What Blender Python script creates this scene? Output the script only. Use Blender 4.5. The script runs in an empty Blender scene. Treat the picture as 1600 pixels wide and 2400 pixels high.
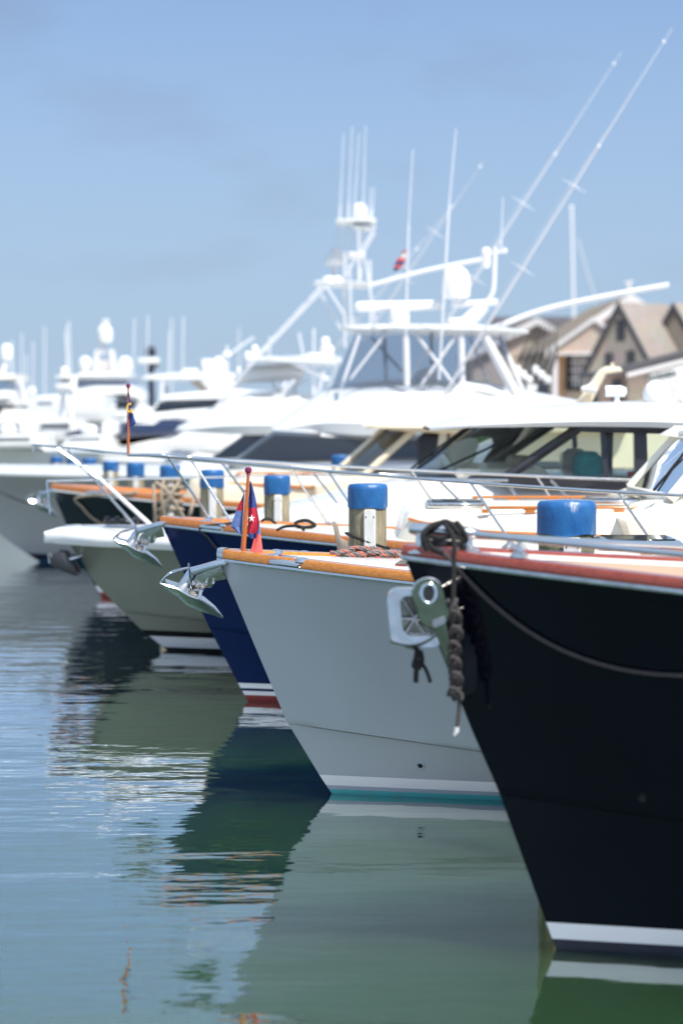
import bpy, math, random
from mathutils import Vector, Matrix
random.seed(7)
R = math.radians
scene = bpy.context.scene
COL = scene.collection

# ------------------------------------------------------------------ camera
F = 5667.0            # focal length in photo pixels (85 mm on a 24x36 frame, 1600x2400)
H = 2.6               # camera height above the water
cam_d = bpy.data.cameras.new('camera')
cam = bpy.data.objects.new('camera', cam_d)
COL.objects.link(cam)
cam.location = (0, 0, H)
cam.rotation_euler = (R(90), 0, 0)
cam_d.sensor_fit = 'VERTICAL'
cam_d.sensor_height = 36.0
cam_d.lens = 85.0
cam_d.shift_y = -275.0 / 2400.0
cam_d.clip_end = 9000
cam_d.dof.use_dof = True
cam_d.dof.focus_distance = 15.7
cam_d.dof.aperture_fstop = 1.5
scene.camera = cam

# ------------------------------------------------------------------ world, sun, exposure
SUN_EL = 58.0
SUN_AZ = 140.0        # clockwise from +Y (view direction): behind the camera, to the right
world = bpy.data.worlds.new('World')
scene.world = world
world.use_nodes = True
wn = world.node_tree
wn.nodes.clear()
sky = wn.nodes.new('ShaderNodeTexSky')
sky.sky_type = 'NISHITA'
sky.sun_disc = False
sky.sun_elevation = R(SUN_EL)
sky.sun_rotation = R(SUN_AZ)
sky.air_density = 1.0
sky.dust_density = 0.7
sky.ozone_density = 3.0
bgn = wn.nodes.new('ShaderNodeBackground')
bgn.inputs['Strength'].default_value = 0.098
won = wn.nodes.new('ShaderNodeOutputWorld')
# faint thin cloud streaks, low over the harbour
tc = wn.nodes.new('ShaderNodeTexCoord')
mp = wn.nodes.new('ShaderNodeMapping')
mp.inputs['Scale'].default_value = (5, 5, 14)
wn.links.new(tc.outputs['Generated'], mp.inputs['Vector'])
cn = wn.nodes.new('ShaderNodeTexNoise')
cn.inputs['Scale'].default_value = 2.2
cn.inputs['Detail'].default_value = 5
cr = wn.nodes.new('ShaderNodeValToRGB')
cr.color_ramp.elements[0].position = 0.52
cr.color_ramp.elements[1].position = 0.78
cr.color_ramp.elements[1].color = (0.5, 0.5, 0.5, 1)
mx = wn.nodes.new('ShaderNodeMixRGB')
mx.inputs['Color2'].default_value = (1.2, 1.6, 2.6, 1)
wn.links.new(mp.outputs['Vector'], cn.inputs['Vector'])
wn.links.new(cn.outputs['Fac'], cr.inputs['Fac'])
wn.links.new(cr.outputs['Color'], mx.inputs['Fac'])
wn.links.new(sky.outputs['Color'], mx.inputs['Color1'])
smp = wn.nodes.new('ShaderNodeMapping')
smp.inputs['Location'].default_value = (0, 0, 0.16)
smp.inputs['Scale'].default_value = (1, 1, 1.25)
wn.links.new(tc.outputs['Generated'], smp.inputs['Vector'])
snm = wn.nodes.new('ShaderNodeVectorMath'); snm.operation = 'NORMALIZE'
wn.links.new(smp.outputs['Vector'], snm.inputs[0])
wn.links.new(snm.outputs[0], sky.inputs['Vector'])
hz = wn.nodes.new('ShaderNodeMixRGB')      # thin milky summer haze over the whole sky
sxyz = wn.nodes.new('ShaderNodeSeparateXYZ'); wn.links.new(tc.outputs['Generated'], sxyz.inputs[0])
hmr = wn.nodes.new('ShaderNodeMapRange')
hmr.inputs['From Min'].default_value = 0.02; hmr.inputs['From Max'].default_value = 0.17
hmr.inputs['To Min'].default_value = 0.85; hmr.inputs['To Max'].default_value = 0.15
wn.links.new(sxyz.outputs['Z'], hmr.inputs['Value']); wn.links.new(hmr.outputs[0], hz.inputs['Fac'])
hz.inputs['Color2'].default_value = (2.2, 2.86, 3.55, 1)
wn.links.new(mx.outputs['Color'], hz.inputs['Color1'])
hi = wn.nodes.new('ShaderNodeMixRGB')      # unseen upper sky brightened, added to lift ambient fill and water reflection
hi.inputs['Color2'].default_value = (3.3, 4.2, 5.2, 1)
him = wn.nodes.new('ShaderNodeMapRange')
him.inputs['From Min'].default_value = 0.17; him.inputs['From Max'].default_value = 0.42
him.inputs['To Min'].default_value = 0.0; him.inputs['To Max'].default_value = 0.65
wn.links.new(sxyz.outputs['Z'], him.inputs['Value']); wn.links.new(him.outputs[0], hi.inputs['Fac'])
wn.links.new(hz.outputs['Color'], hi.inputs['Color1'])
wn.links.new(hi.outputs['Color'], bgn.inputs['Color'])
wn.links.new(bgn.outputs['Background'], won.inputs['Surface'])

sun_d = bpy.data.lights.new('sun', 'SUN')
sun_d.energy = 3.5
sun_d.angle = R(0.53)
sun_d.color = (1.0, 0.965, 0.91)
sun = bpy.data.objects.new('sun', sun_d)
COL.objects.link(sun)
az, el = R(SUN_AZ), R(SUN_EL)
to_sun = Vector((math.sin(az) * math.cos(el), math.cos(az) * math.cos(el), math.sin(el)))
sun.rotation_euler = to_sun.to_track_quat('Z', 'Y').to_euler()
sun.location = to_sun * 50

scene.view_settings.view_transform = 'Standard'
scene.view_settings.look = 'None'
scene.view_settings.exposure = 0.98
scene.view_settings.gamma = 1.0
scene.render.engine = 'CYCLES'
scene.cycles.use_denoising = True
scene.cycles.max_bounces = 8
scene.cycles.glossy_bounces = 5
scene.cycles.transparent_max_bounces = 12
scene.cycles.sample_clamp_indirect = 8

# ------------------------------------------------------------------ picture <-> place
def X(px, d): return (px - 800.0) * d / F
def Z(py, d): return H - (py - 925.0) * d / F
def P(px, py, d): return Vector((X(px, d), d, Z(py, d)))

# ------------------------------------------------------------------ materials
MATS = {}
def mat(name, col, rough=0.4, metal=0.0, coat=0.0, var=0.0, vscale=3.0, bump=0.0, bscale=40.0, spec=0.5, stretch=(1, 1, 1), col2=None, emit=None):
    if name in MATS: return MATS[name]
    m = bpy.data.materials.new(name)
    m.use_nodes = True
    nt = m.node_tree
    b = nt.nodes['Principled BSDF']
    b.inputs['Base Color'].default_value = (*col, 1)
    b.inputs['Roughness'].default_value = rough
    b.inputs['Metallic'].default_value = metal
    b.inputs['Coat Weight'].default_value = coat
    b.inputs['Coat Roughness'].default_value = 0.04
    b.inputs['Specular IOR Level'].default_value = spec
    if var > 0 or col2:
        t = nt.nodes.new('ShaderNodeTexCoord')
        mpn = nt.nodes.new('ShaderNodeMapping')
        mpn.inputs['Scale'].default_value = stretch
        n = nt.nodes.new('ShaderNodeTexNoise')
        n.inputs['Scale'].default_value = vscale
        n.inputs['Detail'].default_value = 6
        rp = nt.nodes.new('ShaderNodeValToRGB')
        rp.color_ramp.elements[0].position = 0.32
        rp.color_ramp.elements[1].position = 0.68
        c2 = col2 if col2 else tuple(c * (1 - var) for c in col)
        rp.color_ramp.elements[0].color = (*c2, 1)
        rp.color_ramp.elements[1].color = (*[min(1, c * (1 + (0 if col2 else var * 0.5))) for c in col], 1)
        nt.links.new(t.outputs['Object'], mpn.inputs['Vector'])
        nt.links.new(mpn.outputs['Vector'], n.inputs['Vector'])
        nt.links.new(n.outputs['Fac'], rp.inputs['Fac'])
        nt.links.new(rp.outputs['Color'], b.inputs['Base Color'])
    if bump > 0:
        t2 = nt.nodes.new('ShaderNodeTexCoord')
        mp2 = nt.nodes.new('ShaderNodeMapping')
        mp2.inputs['Scale'].default_value = stretch
        n2 = nt.nodes.new('ShaderNodeTexNoise')
        n2.inputs['Scale'].default_value = bscale
        n2.inputs['Detail'].default_value = 4
        bp = nt.nodes.new('ShaderNodeBump')
        bp.inputs['Strength'].default_value = bump
        bp.inputs['Distance'].default_value = 0.01
        nt.links.new(t2.outputs['Object'], mp2.inputs['Vector'])
        nt.links.new(mp2.outputs['Vector'], n2.inputs['Vector'])
        nt.links.new(n2.outputs['Fac'], bp.inputs['Height'])
        nt.links.new(bp.outputs['Normal'], b.inputs['Normal'])
    MATS[name] = m
    return m

WHITE = mat('white_gelcoat', (0.71, 0.71, 0.70), 0.25, coat=0.4, var=0.04, vscale=2)
OFFW = mat('cream_gelcoat', (0.78, 0.74, 0.64), 0.3, coat=0.3, var=0.05, vscale=2)
CREAM = mat('cream_paint', (0.75, 0.66, 0.50), 0.35, coat=0.2, var=0.05)
NONSKID = mat('white_nonskid', (0.78, 0.78, 0.76), 0.6, var=0.05, vscale=6, bump=0.15, bscale=300)
TEAK = mat('varnished_teak', (0.56, 0.19, 0.025), 0.25, coat=1.0, col2=(0.40, 0.115, 0.014), vscale=6, stretch=(1.2, 14, 14))
TEAKO = mat('varnished_orange_teak', (0.62, 0.235, 0.03), 0.22, coat=1.0, col2=(0.45, 0.145, 0.015), vscale=6, stretch=(1.2, 14, 14))
MAHOG = mat('varnished_mahogany', (0.30, 0.05, 0.022), 0.22, coat=1.0, col2=(0.20, 0.03, 0.014), vscale=6, stretch=(1.2, 14, 14))
TEAKD = mat('bare_teak_deck', (0.50, 0.33, 0.22), 0.6, col2=(0.42, 0.27, 0.17), vscale=5, stretch=(1, 25, 1))
STEEL = mat('polished_stainless', (0.72, 0.72, 0.73), 0.10, metal=1.0, var=0.06, vscale=9, bump=0.03, bscale=25)
STEELR = mat('brushed_stainless', (0.66, 0.64, 0.62), 0.13, metal=1.0, var=0.2, vscale=14, bump=0.35, bscale=9)
BLACKH = mat('black_hull_paint', (0.0022, 0.0028, 0.0075), 0.12, coat=0.25, spec=0.2, var=0.2, vscale=1.5, bump=0.012, bscale=2.5)
NAVYH = mat('navy_hull_paint', (0.0006, 0.0085, 0.066), 0.15, coat=0.35, spec=0.3, var=0.1, vscale=1.5, bump=0.012, bscale=2.5)
NAVYD = mat('dark_navy_hull_paint', (0.003, 0.006, 0.016), 0.15, coat=0.7, spec=0.4, var=0.1, vscale=1.5)
GREYH = mat('grey_hull_paint', (0.375, 0.415, 0.455), 0.2, coat=0.8, var=0.05, vscale=1.2, bump=0.01, bscale=3)
GREYH2 = mat('pale_grey_hull_paint', (0.42, 0.44, 0.46), 0.25, coat=0.6, var=0.06, vscale=1.2)
WHULL = mat('shaded_white_hull_gelcoat', (0.215, 0.23, 0.195), 0.14, coat=1.0, var=0.05, vscale=1.3, bump=0.012, bscale=2.5)  # white hull's shade and green water reflection put into its base colour
WSTRIPE = mat('white_boot_stripe', (0.72, 0.73, 0.76), 0.3, coat=0.3, var=0.03)
GSTRIPE = mat('grey_boot_stripe', (0.33, 0.38, 0.44), 0.3, coat=0.3, var=0.03)
BLKSTRIPE = mat('black_boot_stripe', (0.006, 0.006, 0.008), 0.3, coat=0.3, var=0.1)
TEALB = mat('teal_bottom_paint', (0.06, 0.42, 0.44), 0.6, col2=(0.09, 0.36, 0.36), vscale=8)
REDB = mat('red_bottom_paint', (0.26, 0.025, 0.02), 0.6, col2=(0.2, 0.03, 0.025), vscale=8)
NAVYB = mat('dark_bottom_paint', (0.01, 0.013, 0.03), 0.6, var=0.2, vscale=8)
BLUEB = mat('blue_bottom_paint', (0.01, 0.06, 0.12), 0.6, var=0.2, vscale=8)
ALGAE = mat('algae_growth', (0.10, 0.13, 0.03), 0.8, col2=(0.17, 0.12, 0.05), vscale=30)
CAPB = mat('blue_cap_paint', (0.008, 0.085, 0.27), 0.42, col2=(0.016, 0.12, 0.32), vscale=14, bump=0.8, bscale=22, stretch=(1, 1, 0.5))
WORNW = mat('worn_white_paint', (0.62, 0.61, 0.58), 0.6, col2=(0.74, 0.73, 0.71), vscale=20, stretch=(3, 3, 0.5), bump=0.3, bscale=60)
WOODP = mat('weathered_pile_timber', (0.44, 0.37, 0.25), 0.9, col2=(0.17, 0.145, 0.09), vscale=9, stretch=(2.2, 2.2, 0.45), bump=1.0, bscale=25)
WOODG = mat('wet_green_pile_timber', (0.26, 0.25, 0.12), 0.8, col2=(0.10, 0.095, 0.04), vscale=9, stretch=(2.2, 2.2, 0.6), bump=1.0, bscale=25)
GREYWOOD = mat('grey_weathered_wood', (0.36, 0.29, 0.23), 0.8, col2=(0.26, 0.21, 0.17), vscale=9, stretch=(3, 3, 0.6), bump=0.4)
ROPEB = mat('black_rope', (0.010, 0.010, 0.011), 0.8, bump=1.0, bscale=180, var=0.3, vscale=60)
ROPED = mat('dark_grey_rope', (0.06, 0.053, 0.055), 0.85, bump=1.0, bscale=180, var=0.3, vscale=60)
ROPEG = mat('grey_rope', (0.32, 0.28, 0.26), 0.85, col2=(0.15, 0.13, 0.125), vscale=70, bump=1.0, bscale=150)
ROPER = mat('salmon_rope', (0.52, 0.16, 0.11), 0.85, var=0.2, vscale=70, bump=1.0, bscale=150)
ROPET = mat('tan_rope', (0.40, 0.32, 0.24), 0.85, var=0.25, vscale=50, bump=1.0, bscale=150)
PLASTW = mat('white_plastic', (0.78, 0.78, 0.78), 0.35, var=0.03)
PLASTB = mat('black_plastic', (0.012, 0.012, 0.013), 0.35, var=0.2)
DARKG = mat('dark_mask_glass', (0.010, 0.011, 0.016), 0.08, coat=1.0, spec=0.6, var=0.1)
DARKFR = mat('dark_window_frame', (0.018, 0.018, 0.024), 0.3, coat=0.4, var=0.1)
ALU = mat('white_aluminium_tube', (0.68, 0.68, 0.71), 0.3, var=0.03)
GALU = mat('grey_aluminium_tube', (0.55, 0.55, 0.58), 0.3, var=0.03)
BLUECAN = mat('navy_canvas', (0.012, 0.02, 0.07), 0.8, bump=0.3, bscale=60, var=0.2)
TEALC = mat('turquoise_seat_cover', (0.03, 0.38, 0.40), 0.7, var=0.25, vscale=8)
REDP = mat('red_plastic', (0.55, 0.03, 0.02), 0.4, var=0.1)
YELP = mat('yellow_print', (0.75, 0.48, 0.08), 0.7, var=0.05)
FL_BLUE = mat('blue_flag_cloth', (0.022, 0.045, 0.20), 0.8, var=0.2, vscale=12, bump=0.3, bscale=60)
FL_LBLUE = mat('light_blue_flag_cloth', (0.11, 0.18, 0.42), 0.8, var=0.2, vscale=12, bump=0.3, bscale=60)
FL_RED = mat('red_flag_cloth', (0.42, 0.012, 0.035), 0.8, var=0.2, vscale=12, bump=0.3, bscale=60)
FL_SALM = mat('salmon_flag_cloth', (0.75, 0.12, 0.10), 0.8, var=0.15, vscale=12, bump=0.3, bscale=60)
FL_WHITE = mat('white_flag_cloth', (0.75, 0.74, 0.70), 0.8, var=0.1, vscale=12)
NAVYPOLE = mat('varnished_staff', (0.50, 0.12, 0.015), 0.25, coat=1.0, col2=(0.36, 0.08, 0.012), vscale=8, stretch=(10, 10, 0.6))
COPPER = mat('purple_bronze_finial', (0.30, 0.04, 0.10), 0.25, metal=0.6, var=0.1)
SHING_SUN = None

def shingle(name, c1, c2, sx=7.0, sz=13.0):
    m = bpy.data.materials.new(name)
    m.use_nodes = True
    nt = m.node_tree
    b = nt.nodes['Principled BSDF']
    b.inputs['Roughness'].default_value = 0.9
    t = nt.nodes.new('ShaderNodeUVMap')
    mpn = nt.nodes.new('ShaderNodeMapping')
    br = nt.nodes.new('ShaderNodeTexBrick')
    br.inputs['Color1'].default_value = (*c1, 1)
    br.inputs['Color2'].default_value = (*c2, 1)
    br.inputs['Mortar'].default_value = (*[c * 0.6 for c in c2], 1)
    br.inputs['Scale'].default_value = 1.0
    br.inputs['Mortar Size'].default_value = 0.012
    br.inputs['Brick Width'].default_value = 1.0 / sx
    br.inputs['Row Height'].default_value = 1.0 / sz
    n = nt.nodes.new('ShaderNodeTexNoise')
    n.inputs['Scale'].default_value = 1.3
    n.inputs['Detail'].default_value = 5
    mxn = nt.nodes.new('ShaderNodeMixRGB')
    mxn.blend_type = 'MULTIPLY'
    mxn.inputs['Fac'].default_value = 0.35
    nt.links.new(t.outputs['UV'], mpn.inputs['Vector'])
    nt.links.new(mpn.outputs['Vector'], br.inputs['Vector'])
    nt.links.new(t.outputs['UV'], n.inputs['Vector'])
    nt.links.new(br.outputs['Color'], mxn.inputs['Color1'])
    nt.links.new(n.outputs['Color'], mxn.inputs['Color2'])
    nt.links.new(mxn.outputs['Color'], b.inputs['Base Color'])
    MATS[name] = m
    return m
SHINGLE = shingle('cedar_wall_shingles', (0.72, 0.58, 0.47), (0.64, 0.51, 0.41))
ROOFSH = shingle('weathered_roof_shingles', (0.40, 0.345, 0.30), (0.33, 0.285, 0.25), 6, 9)
ROOFBR = shingle('brown_roof_shingles', (0.33, 0.26, 0.20), (0.27, 0.215, 0.165), 6, 9)
TRIM = mat('white_painted_trim', (0.66, 0.63, 0.62), 0.5, var=0.05)
DARKROOF = mat('dark_roof_edge', (0.07, 0.065, 0.07), 0.8, var=0.2)
PANE = mat('dark_window_pane', (0.05, 0.06, 0.075), 0.08, spec=0.8, var=0.3, vscale=1)
PLANK = mat('pier_planks', (0.33, 0.28, 0.23), 0.85, var=0.3, vscale=5, stretch=(1, 10, 1))

def glass(name, tint, refl=1.0):
    m = bpy.data.materials.new(name)
    m.use_nodes = True
    nt = m.node_tree
    nt.nodes.clear()
    o = nt.nodes.new('ShaderNodeOutputMaterial')
    tr = nt.nodes.new('ShaderNodeBsdfTransparent')
    tr.inputs['Color'].default_value = (*tint, 1)
    gl = nt.nodes.new('ShaderNodeBsdfGlossy')
    gl.inputs['Roughness'].default_value = 0.03
    gl.inputs['Color'].default_value = (refl, refl, refl, 1)
    fr = nt.nodes.new('ShaderNodeFresnel')
    fr.inputs['IOR'].default_value = 1.5
    ms = nt.nodes.new('ShaderNodeMixShader')
    nt.links.new(fr.outputs['Fac'], ms.inputs['Fac'])
    nt.links.new(tr.outputs['BSDF'], ms.inputs[1])
    nt.links.new(gl.outputs['BSDF'], ms.inputs[2])
    nt.links.new(ms.outputs['Shader'], o.inputs['Surface'])
    MATS[name] = m
    return m
GLASSG = glass('green_tinted_glass', (0.90, 0.97, 0.93))
VINYL = glass('clear_vinyl', (0.74, 0.77, 0.82), 0.7)

def weather_caps():
    m = CAPB; nt = m.node_tree; b = nt.nodes['Principled BSDF']
    src = b.inputs['Base Color'].links[0].from_socket
    t = nt.nodes.new('ShaderNodeTexCoord'); oi = nt.nodes.new('ShaderNodeObjectInfo')
    ad = nt.nodes.new('ShaderNodeVectorMath'); ad.operation = 'ADD'
    ml = nt.nodes.new('ShaderNodeMath'); ml.operation = 'MULTIPLY'; ml.inputs[1].default_value = 40
    nt.links.new(oi.outputs['Random'], ml.inputs[0]); nt.links.new(t.outputs['Object'], ad.inputs[0]); nt.links.new(ml.outputs[0], ad.inputs[1])
    mp_ = nt.nodes.new('ShaderNodeMapping'); mp_.inputs['Scale'].default_value = (9, 9, 1.6)
    n = nt.nodes.new('ShaderNodeTexNoise'); n.inputs['Scale'].default_value = 1.6; n.inputs['Detail'].default_value = 7; n.inputs['Roughness'].default_value = 0.65
    r = nt.nodes.new('ShaderNodeValToRGB'); r.color_ramp.elements[0].position = 0.635; r.color_ramp.elements[1].position = 0.70
    mxn = nt.nodes.new('ShaderNodeMixRGB'); mxn.inputs['Color2'].default_value = (0.50, 0.52, 0.56, 1)
    nt.links.new(ad.outputs[0], mp_.inputs['Vector']); nt.links.new(mp_.outputs[0], n.inputs['Vector']); nt.links.new(n.outputs['Fac'], r.inputs['Fac'])
    nt.links.new(r.outputs['Color'], mxn.inputs['Fac']); nt.links.new(src, mxn.inputs['Color1']); nt.links.new(mxn.outputs['Color'], b.inputs['Base Color'])
weather_caps()

# ------------------------------------------------------------------ mesh builder
class MB:
    def __init__(s):
        s.v, s.f, s.m, s.uv = [], [], [], None
    def add(s, vs, fs, mi=0):
        o = len(s.v)
        s.v += [tuple(q) for q in vs]
        for f in fs:
            s.f.append(tuple(i + o for i in f)); s.m.append(mi)
        return s
    def grid(s, rows, mi=0, closed=False):
        n = len(rows[0]); vs = [q for r in rows for q in r]; fs = []
        for i in range(len(rows) - 1):
            for j in range(n if closed else n - 1):
                k = (j + 1) % n
                fs.append((i * n + j, i * n + k, (i + 1) * n + k, (i + 1) * n + j))
        return s.add(vs, fs, mi)
    def box(s, c, sz, mi=0, b=0.0, rot=None):
        hx, hy, hz = [a / 2 for a in sz]
        b = min(b, hx * 0.9, hy * 0.9, hz * 0.9)
        if b <= 0:
            vs = [Vector((x, y, z)) for x in (-hx, hx) for y in (-hy, hy) for z in (-hz, hz)]
            fs = [(0, 1, 3, 2), (4, 6, 7, 5), (0, 4, 5, 1), (2, 3, 7, 6), (0, 2, 6, 4), (1, 5, 7, 3)]
        else:
            vs = []; idx = {}
            for ix in (-1, 1):
                for iy in (-1, 1):
                    for iz in (-1, 1):
                        for ax in range(3):
                            q = [ix * (hx - b), iy * (hy - b), iz * (hz - b)]
                            q[ax] = (ix, iy, iz)[ax] * (hx, hy, hz)[ax]
                            idx[(ix, iy, iz, ax)] = len(vs); vs.append(Vector(q))
            fs = []
            for ax in range(3):
                a1, a2 = (ax + 1) % 3, (ax + 2) % 3
                for sg in (-1, 1):
                    f = []
                    for (u, w) in ((-1, -1), (1, -1), (1, 1), (-1, 1)):
                        k = [0, 0, 0]; k[ax] = sg; k[a1] = u; k[a2] = w
                        f.append(idx[(*k, ax)])
                    fs.append(tuple(f if sg > 0 else f[::-1]))
            for ax in range(3):
                a1, a2 = (ax + 1) % 3, (ax + 2) % 3
                for u in (-1, 1):
                    for w in (-1, 1):
                        ka = [0, 0, 0]; kb = [0, 0, 0]
                        ka[ax] = -1; kb[ax] = 1
                        for k in (ka, kb): k[a1] = u; k[a2] = w
                        f = (idx[(*ka, a1)], idx[(*kb, a1)], idx[(*kb, a2)], idx[(*ka, a2)])
                        fs.append(f if u * w < 0 else f[::-1])
            for ix in (-1, 1):
                for iy in (-1, 1):
                    for iz in (-1, 1):
                        fs.append(tuple(idx[(ix, iy, iz, a)] for a in range(3)))
        if rot is not None: vs = [rot @ v for v in vs]
        c = Vector(c)
        return s.add([v + c for v in vs], fs, mi)
    def tube(s, pts, r, n=8, mi=0, cap=True, closed=False):
        pts = [Vector(p) for p in pts]
        m = len(pts)
        rs = r if isinstance(r, (list, tuple)) else [r] * m
        up = None; rows = []
        for i in range(m):
            if closed: t = pts[(i + 1) % m] - pts[i - 1]
            else: t = pts[min(i + 1, m - 1)] - pts[max(i - 1, 0)]
            if t.length < 1e-9: t = Vector((0, 0, 1))
            t.normalize()
            if up is None:
                a = Vector((0, 0, 1)) if abs(t.z) < 0.9 else Vector((1, 0, 0))
                up = (a - t * a.dot(t)).normalized()
            else:
                up = up - t * up.dot(t)
                up = up.normalized() if up.length > 1e-6 else Vector((1, 0, 0))
            sd = t.cross(up)
            rows.append([pts[i] + (up * math.cos(2 * math.pi * k / n) + sd * math.sin(2 * math.pi * k / n)) * rs[i] for k in range(n)])
        if closed: rows.append(rows[0])
        o = len(s.v)
        s.grid(rows, mi, True)
        if cap and not closed:
            s.f.append(tuple(o + k for k in range(n))[::-1]); s.m.append(mi)
            e = o + (m - 1) * n
            s.f.append(tuple(e + k for k in range(n))); s.m.append(mi)
        return s
    def lathe(s, c, prof, n=24, mi=0, axis='z', rot=None):
        c = Vector(c); rows = []
        for (r, h) in prof:
            row = []
            for k in range(n):
                a = 2 * math.pi * k / n
                q = Vector((r * math.cos(a), r * math.sin(a), h))
                if axis == 'x': q = Vector((q.z, q.x, q.y))
                if axis == 'y': q = Vector((q.x, q.z, q.y))
                if rot is not None: q = rot @ q
                row.append(c + q)
            rows.append(row)
        o = len(s.v)
        s.grid(rows, mi, True)
        if prof[0][0] > 1e-4:
            s.f.append(tuple(o + k for k in range(n))[::-1]); s.m.append(mi)
        if prof[-1][0] > 1e-4:
            e = o + (len(prof) - 1) * n
            s.f.append(tuple(e + k for k in range(n))); s.m.append(mi)
        return s
    def prof(s, pts, y0, y1, mi=0, b=0.0, taper=0.0):
        """side profile pts [(x,z)] extruded from y0 (near) to y1 (far), cap edges softened by b"""
        n = len(pts)
        cx = sum(p[0] for p in pts) / n; cz = sum(p[1] for p in pts) / n
        area = sum(pts[i][0] * pts[(i + 1) % n][1] - pts[(i + 1) % n][0] * pts[i][1] for i in range(n))
        sg = 1 if area > 0 else -1
        ins = []
        for i in range(n):
            p0, p1, p2 = Vector(pts[i - 1]), Vector(pts[i]), Vector(pts[(i + 1) % n])
            e1 = (p1 - p0); e2 = (p2 - p1)
            if e1.length < 1e-9 or e2.length < 1e-9: ins.append(p1); continue
            e1.normalize(); e2.normalize()
            n1 = Vector((-e1.y, e1.x)) * sg; n2 = Vector((-e2.y, e2.x)) * sg
            bi = n1 + n2
            l = bi.length_squared
            if l < 0.15: bi = n1 * 1.0
            else: bi = bi * (2.0 / l) if l > 0.8 else bi.normalized() * 1.5
            ins.append(p1 + bi * b)
        zmin = min(p[1] for p in pts); zmax = max(p[1] for p in pts)
        ym = (y0 + y1) / 2
        def yy(y, z):
            if not taper: return y
            f = 1 - taper * (z - zmin) / max(1e-6, zmax - zmin)
            return ym + (y - ym) * f
        rows = []
        if b > 0:
            rows.append([(p[0], yy(y0, p[1]), p[1]) for p in ins])
            mid = [((pts[i][0] * 0.7 + ins[i][0] * 0.3), (pts[i][1] * 0.7 + ins[i][1] * 0.3)) for i in range(n)]
            rows.append([(p[0], yy(y0 + b * 0.3, p[1]), p[1]) for p in mid])
            rows.append([(p[0], yy(y0 + b, p[1]), p[1]) for p in pts])
            rows.append([(p[0], yy(y1 - b, p[1]), p[1]) for p in pts])
            rows.append([(p[0], yy(y1 - b * 0.3, p[1]), p[1]) for p in mid])
            rows.append([(p[0], yy(y1, p[1]), p[1]) for p in ins])
        else:
            rows = [[(p[0], yy(y0, p[1]), p[1]) for p in pts], [(p[0], yy(y1, p[1]), p[1]) for p in pts]]
        o = len(s.v)
        s.grid(rows, mi, True)
        s.f.append(tuple(o + k for k in range(n))[::-1]); s.m.append(mi)
        e = o + (len(rows) - 1) * n
        s.f.append(tuple(e + k for k in range(n))); s.m.append(mi)
        return s

def build(name, mb, mats, parent=None, ang=38, uv=None):
    me = bpy.data.meshes.new(name)
    off = Vector((0, 0, 0))
    p = parent
    while p is not None:
        off = off + Vector(p.location); p = p.parent
    me.from_pydata([(v[0] - off.x, v[1] - off.y, v[2] - off.z) for v in mb.v], [], mb.f)
    if not isinstance(mats, (list, tuple)): mats = [mats]
    for m in mats: me.materials.append(m)
    me.polygons.foreach_set('material_index', mb.m)
    import bmesh
    bm = bmesh.new(); bm.from_mesh(me)
    bmesh.ops.recalc_face_normals(bm, faces=bm.faces)
    bm.to_mesh(me); bm.free()
    me.polygons.foreach_set('use_smooth', [True] * len(me.polygons))
    me.set_sharp_from_angle(angle=R(ang))
    if uv:
        l = me.uv_layers.new(name='UVMap')
        for poly in me.polygons:
            nrm = poly.normal
            for li in poly.loop_indices:
                co = me.vertices[me.loops[li].vertex_index].co + off
                l.data[li].uv = uv(co, nrm)
    me.update()
    o = bpy.data.objects.new(name, me)
    COL.objects.link(o)
    if parent is not None: o.parent = parent
    return o

def thing(name, label, cat, loc, group=None):
    o = bpy.data.objects.new(name, None)
    o.empty_display_size = 0.2
    COL.objects.link(o)
    o.location = loc
    o['label'] = label; o['category'] = cat
    if group: o['group'] = group
    return o
def tag(o, label, cat, group=None):
    o['label'] = label; o['category'] = cat
    if group: o['group'] = group
    return o
def struct(o):
    o['kind'] = 'structure'; return o

def smooth(pts, k=6):
    pts = [Vector(p) for p in pts]
    out = []
    for i in range(len(pts) - 1):
        p0 = pts[max(i - 1, 0)]; p1 = pts[i]; p2 = pts[i + 1]; p3 = pts[min(i + 2, len(pts) - 1)]
        for j in range(k):
            t = j / k
            out.append(0.5 * ((2 * p1) + (p2 - p0) * t + (2 * p0 - 5 * p1 + 4 * p2 - p3) * t * t + (3 * p1 - p0 - 3 * p2 + p3) * t ** 3))
    out.append(pts[-1])
    return out
def resample(pts, step):
    pts = [Vector(p) for p in pts]
    out = [pts[0].copy()]; acc = 0
    for a, b in zip(pts[:-1], pts[1:]):
        l = (b - a).length; t = step - acc
        while t < l:
            out.append(a.lerp(b, t / l)); t += step
        acc = (acc + l) % step
    out.append(pts[-1].copy())
    return out
def lerp(a, b, t): return a + (b - a) * t
def interp(tab, z):
    tab = sorted(tab)
    if z <= tab[0][0]:
        (a, b), (c, d) = tab[0], tab[1]
        return b + (z - a) * (d - b) / (c - a)
    for (a, b), (c, d) in zip(tab[:-1], tab[1:]):
        if z <= c: return b + (z - a) * (d - b) / (c - a)
    return tab[-1][1]

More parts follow.
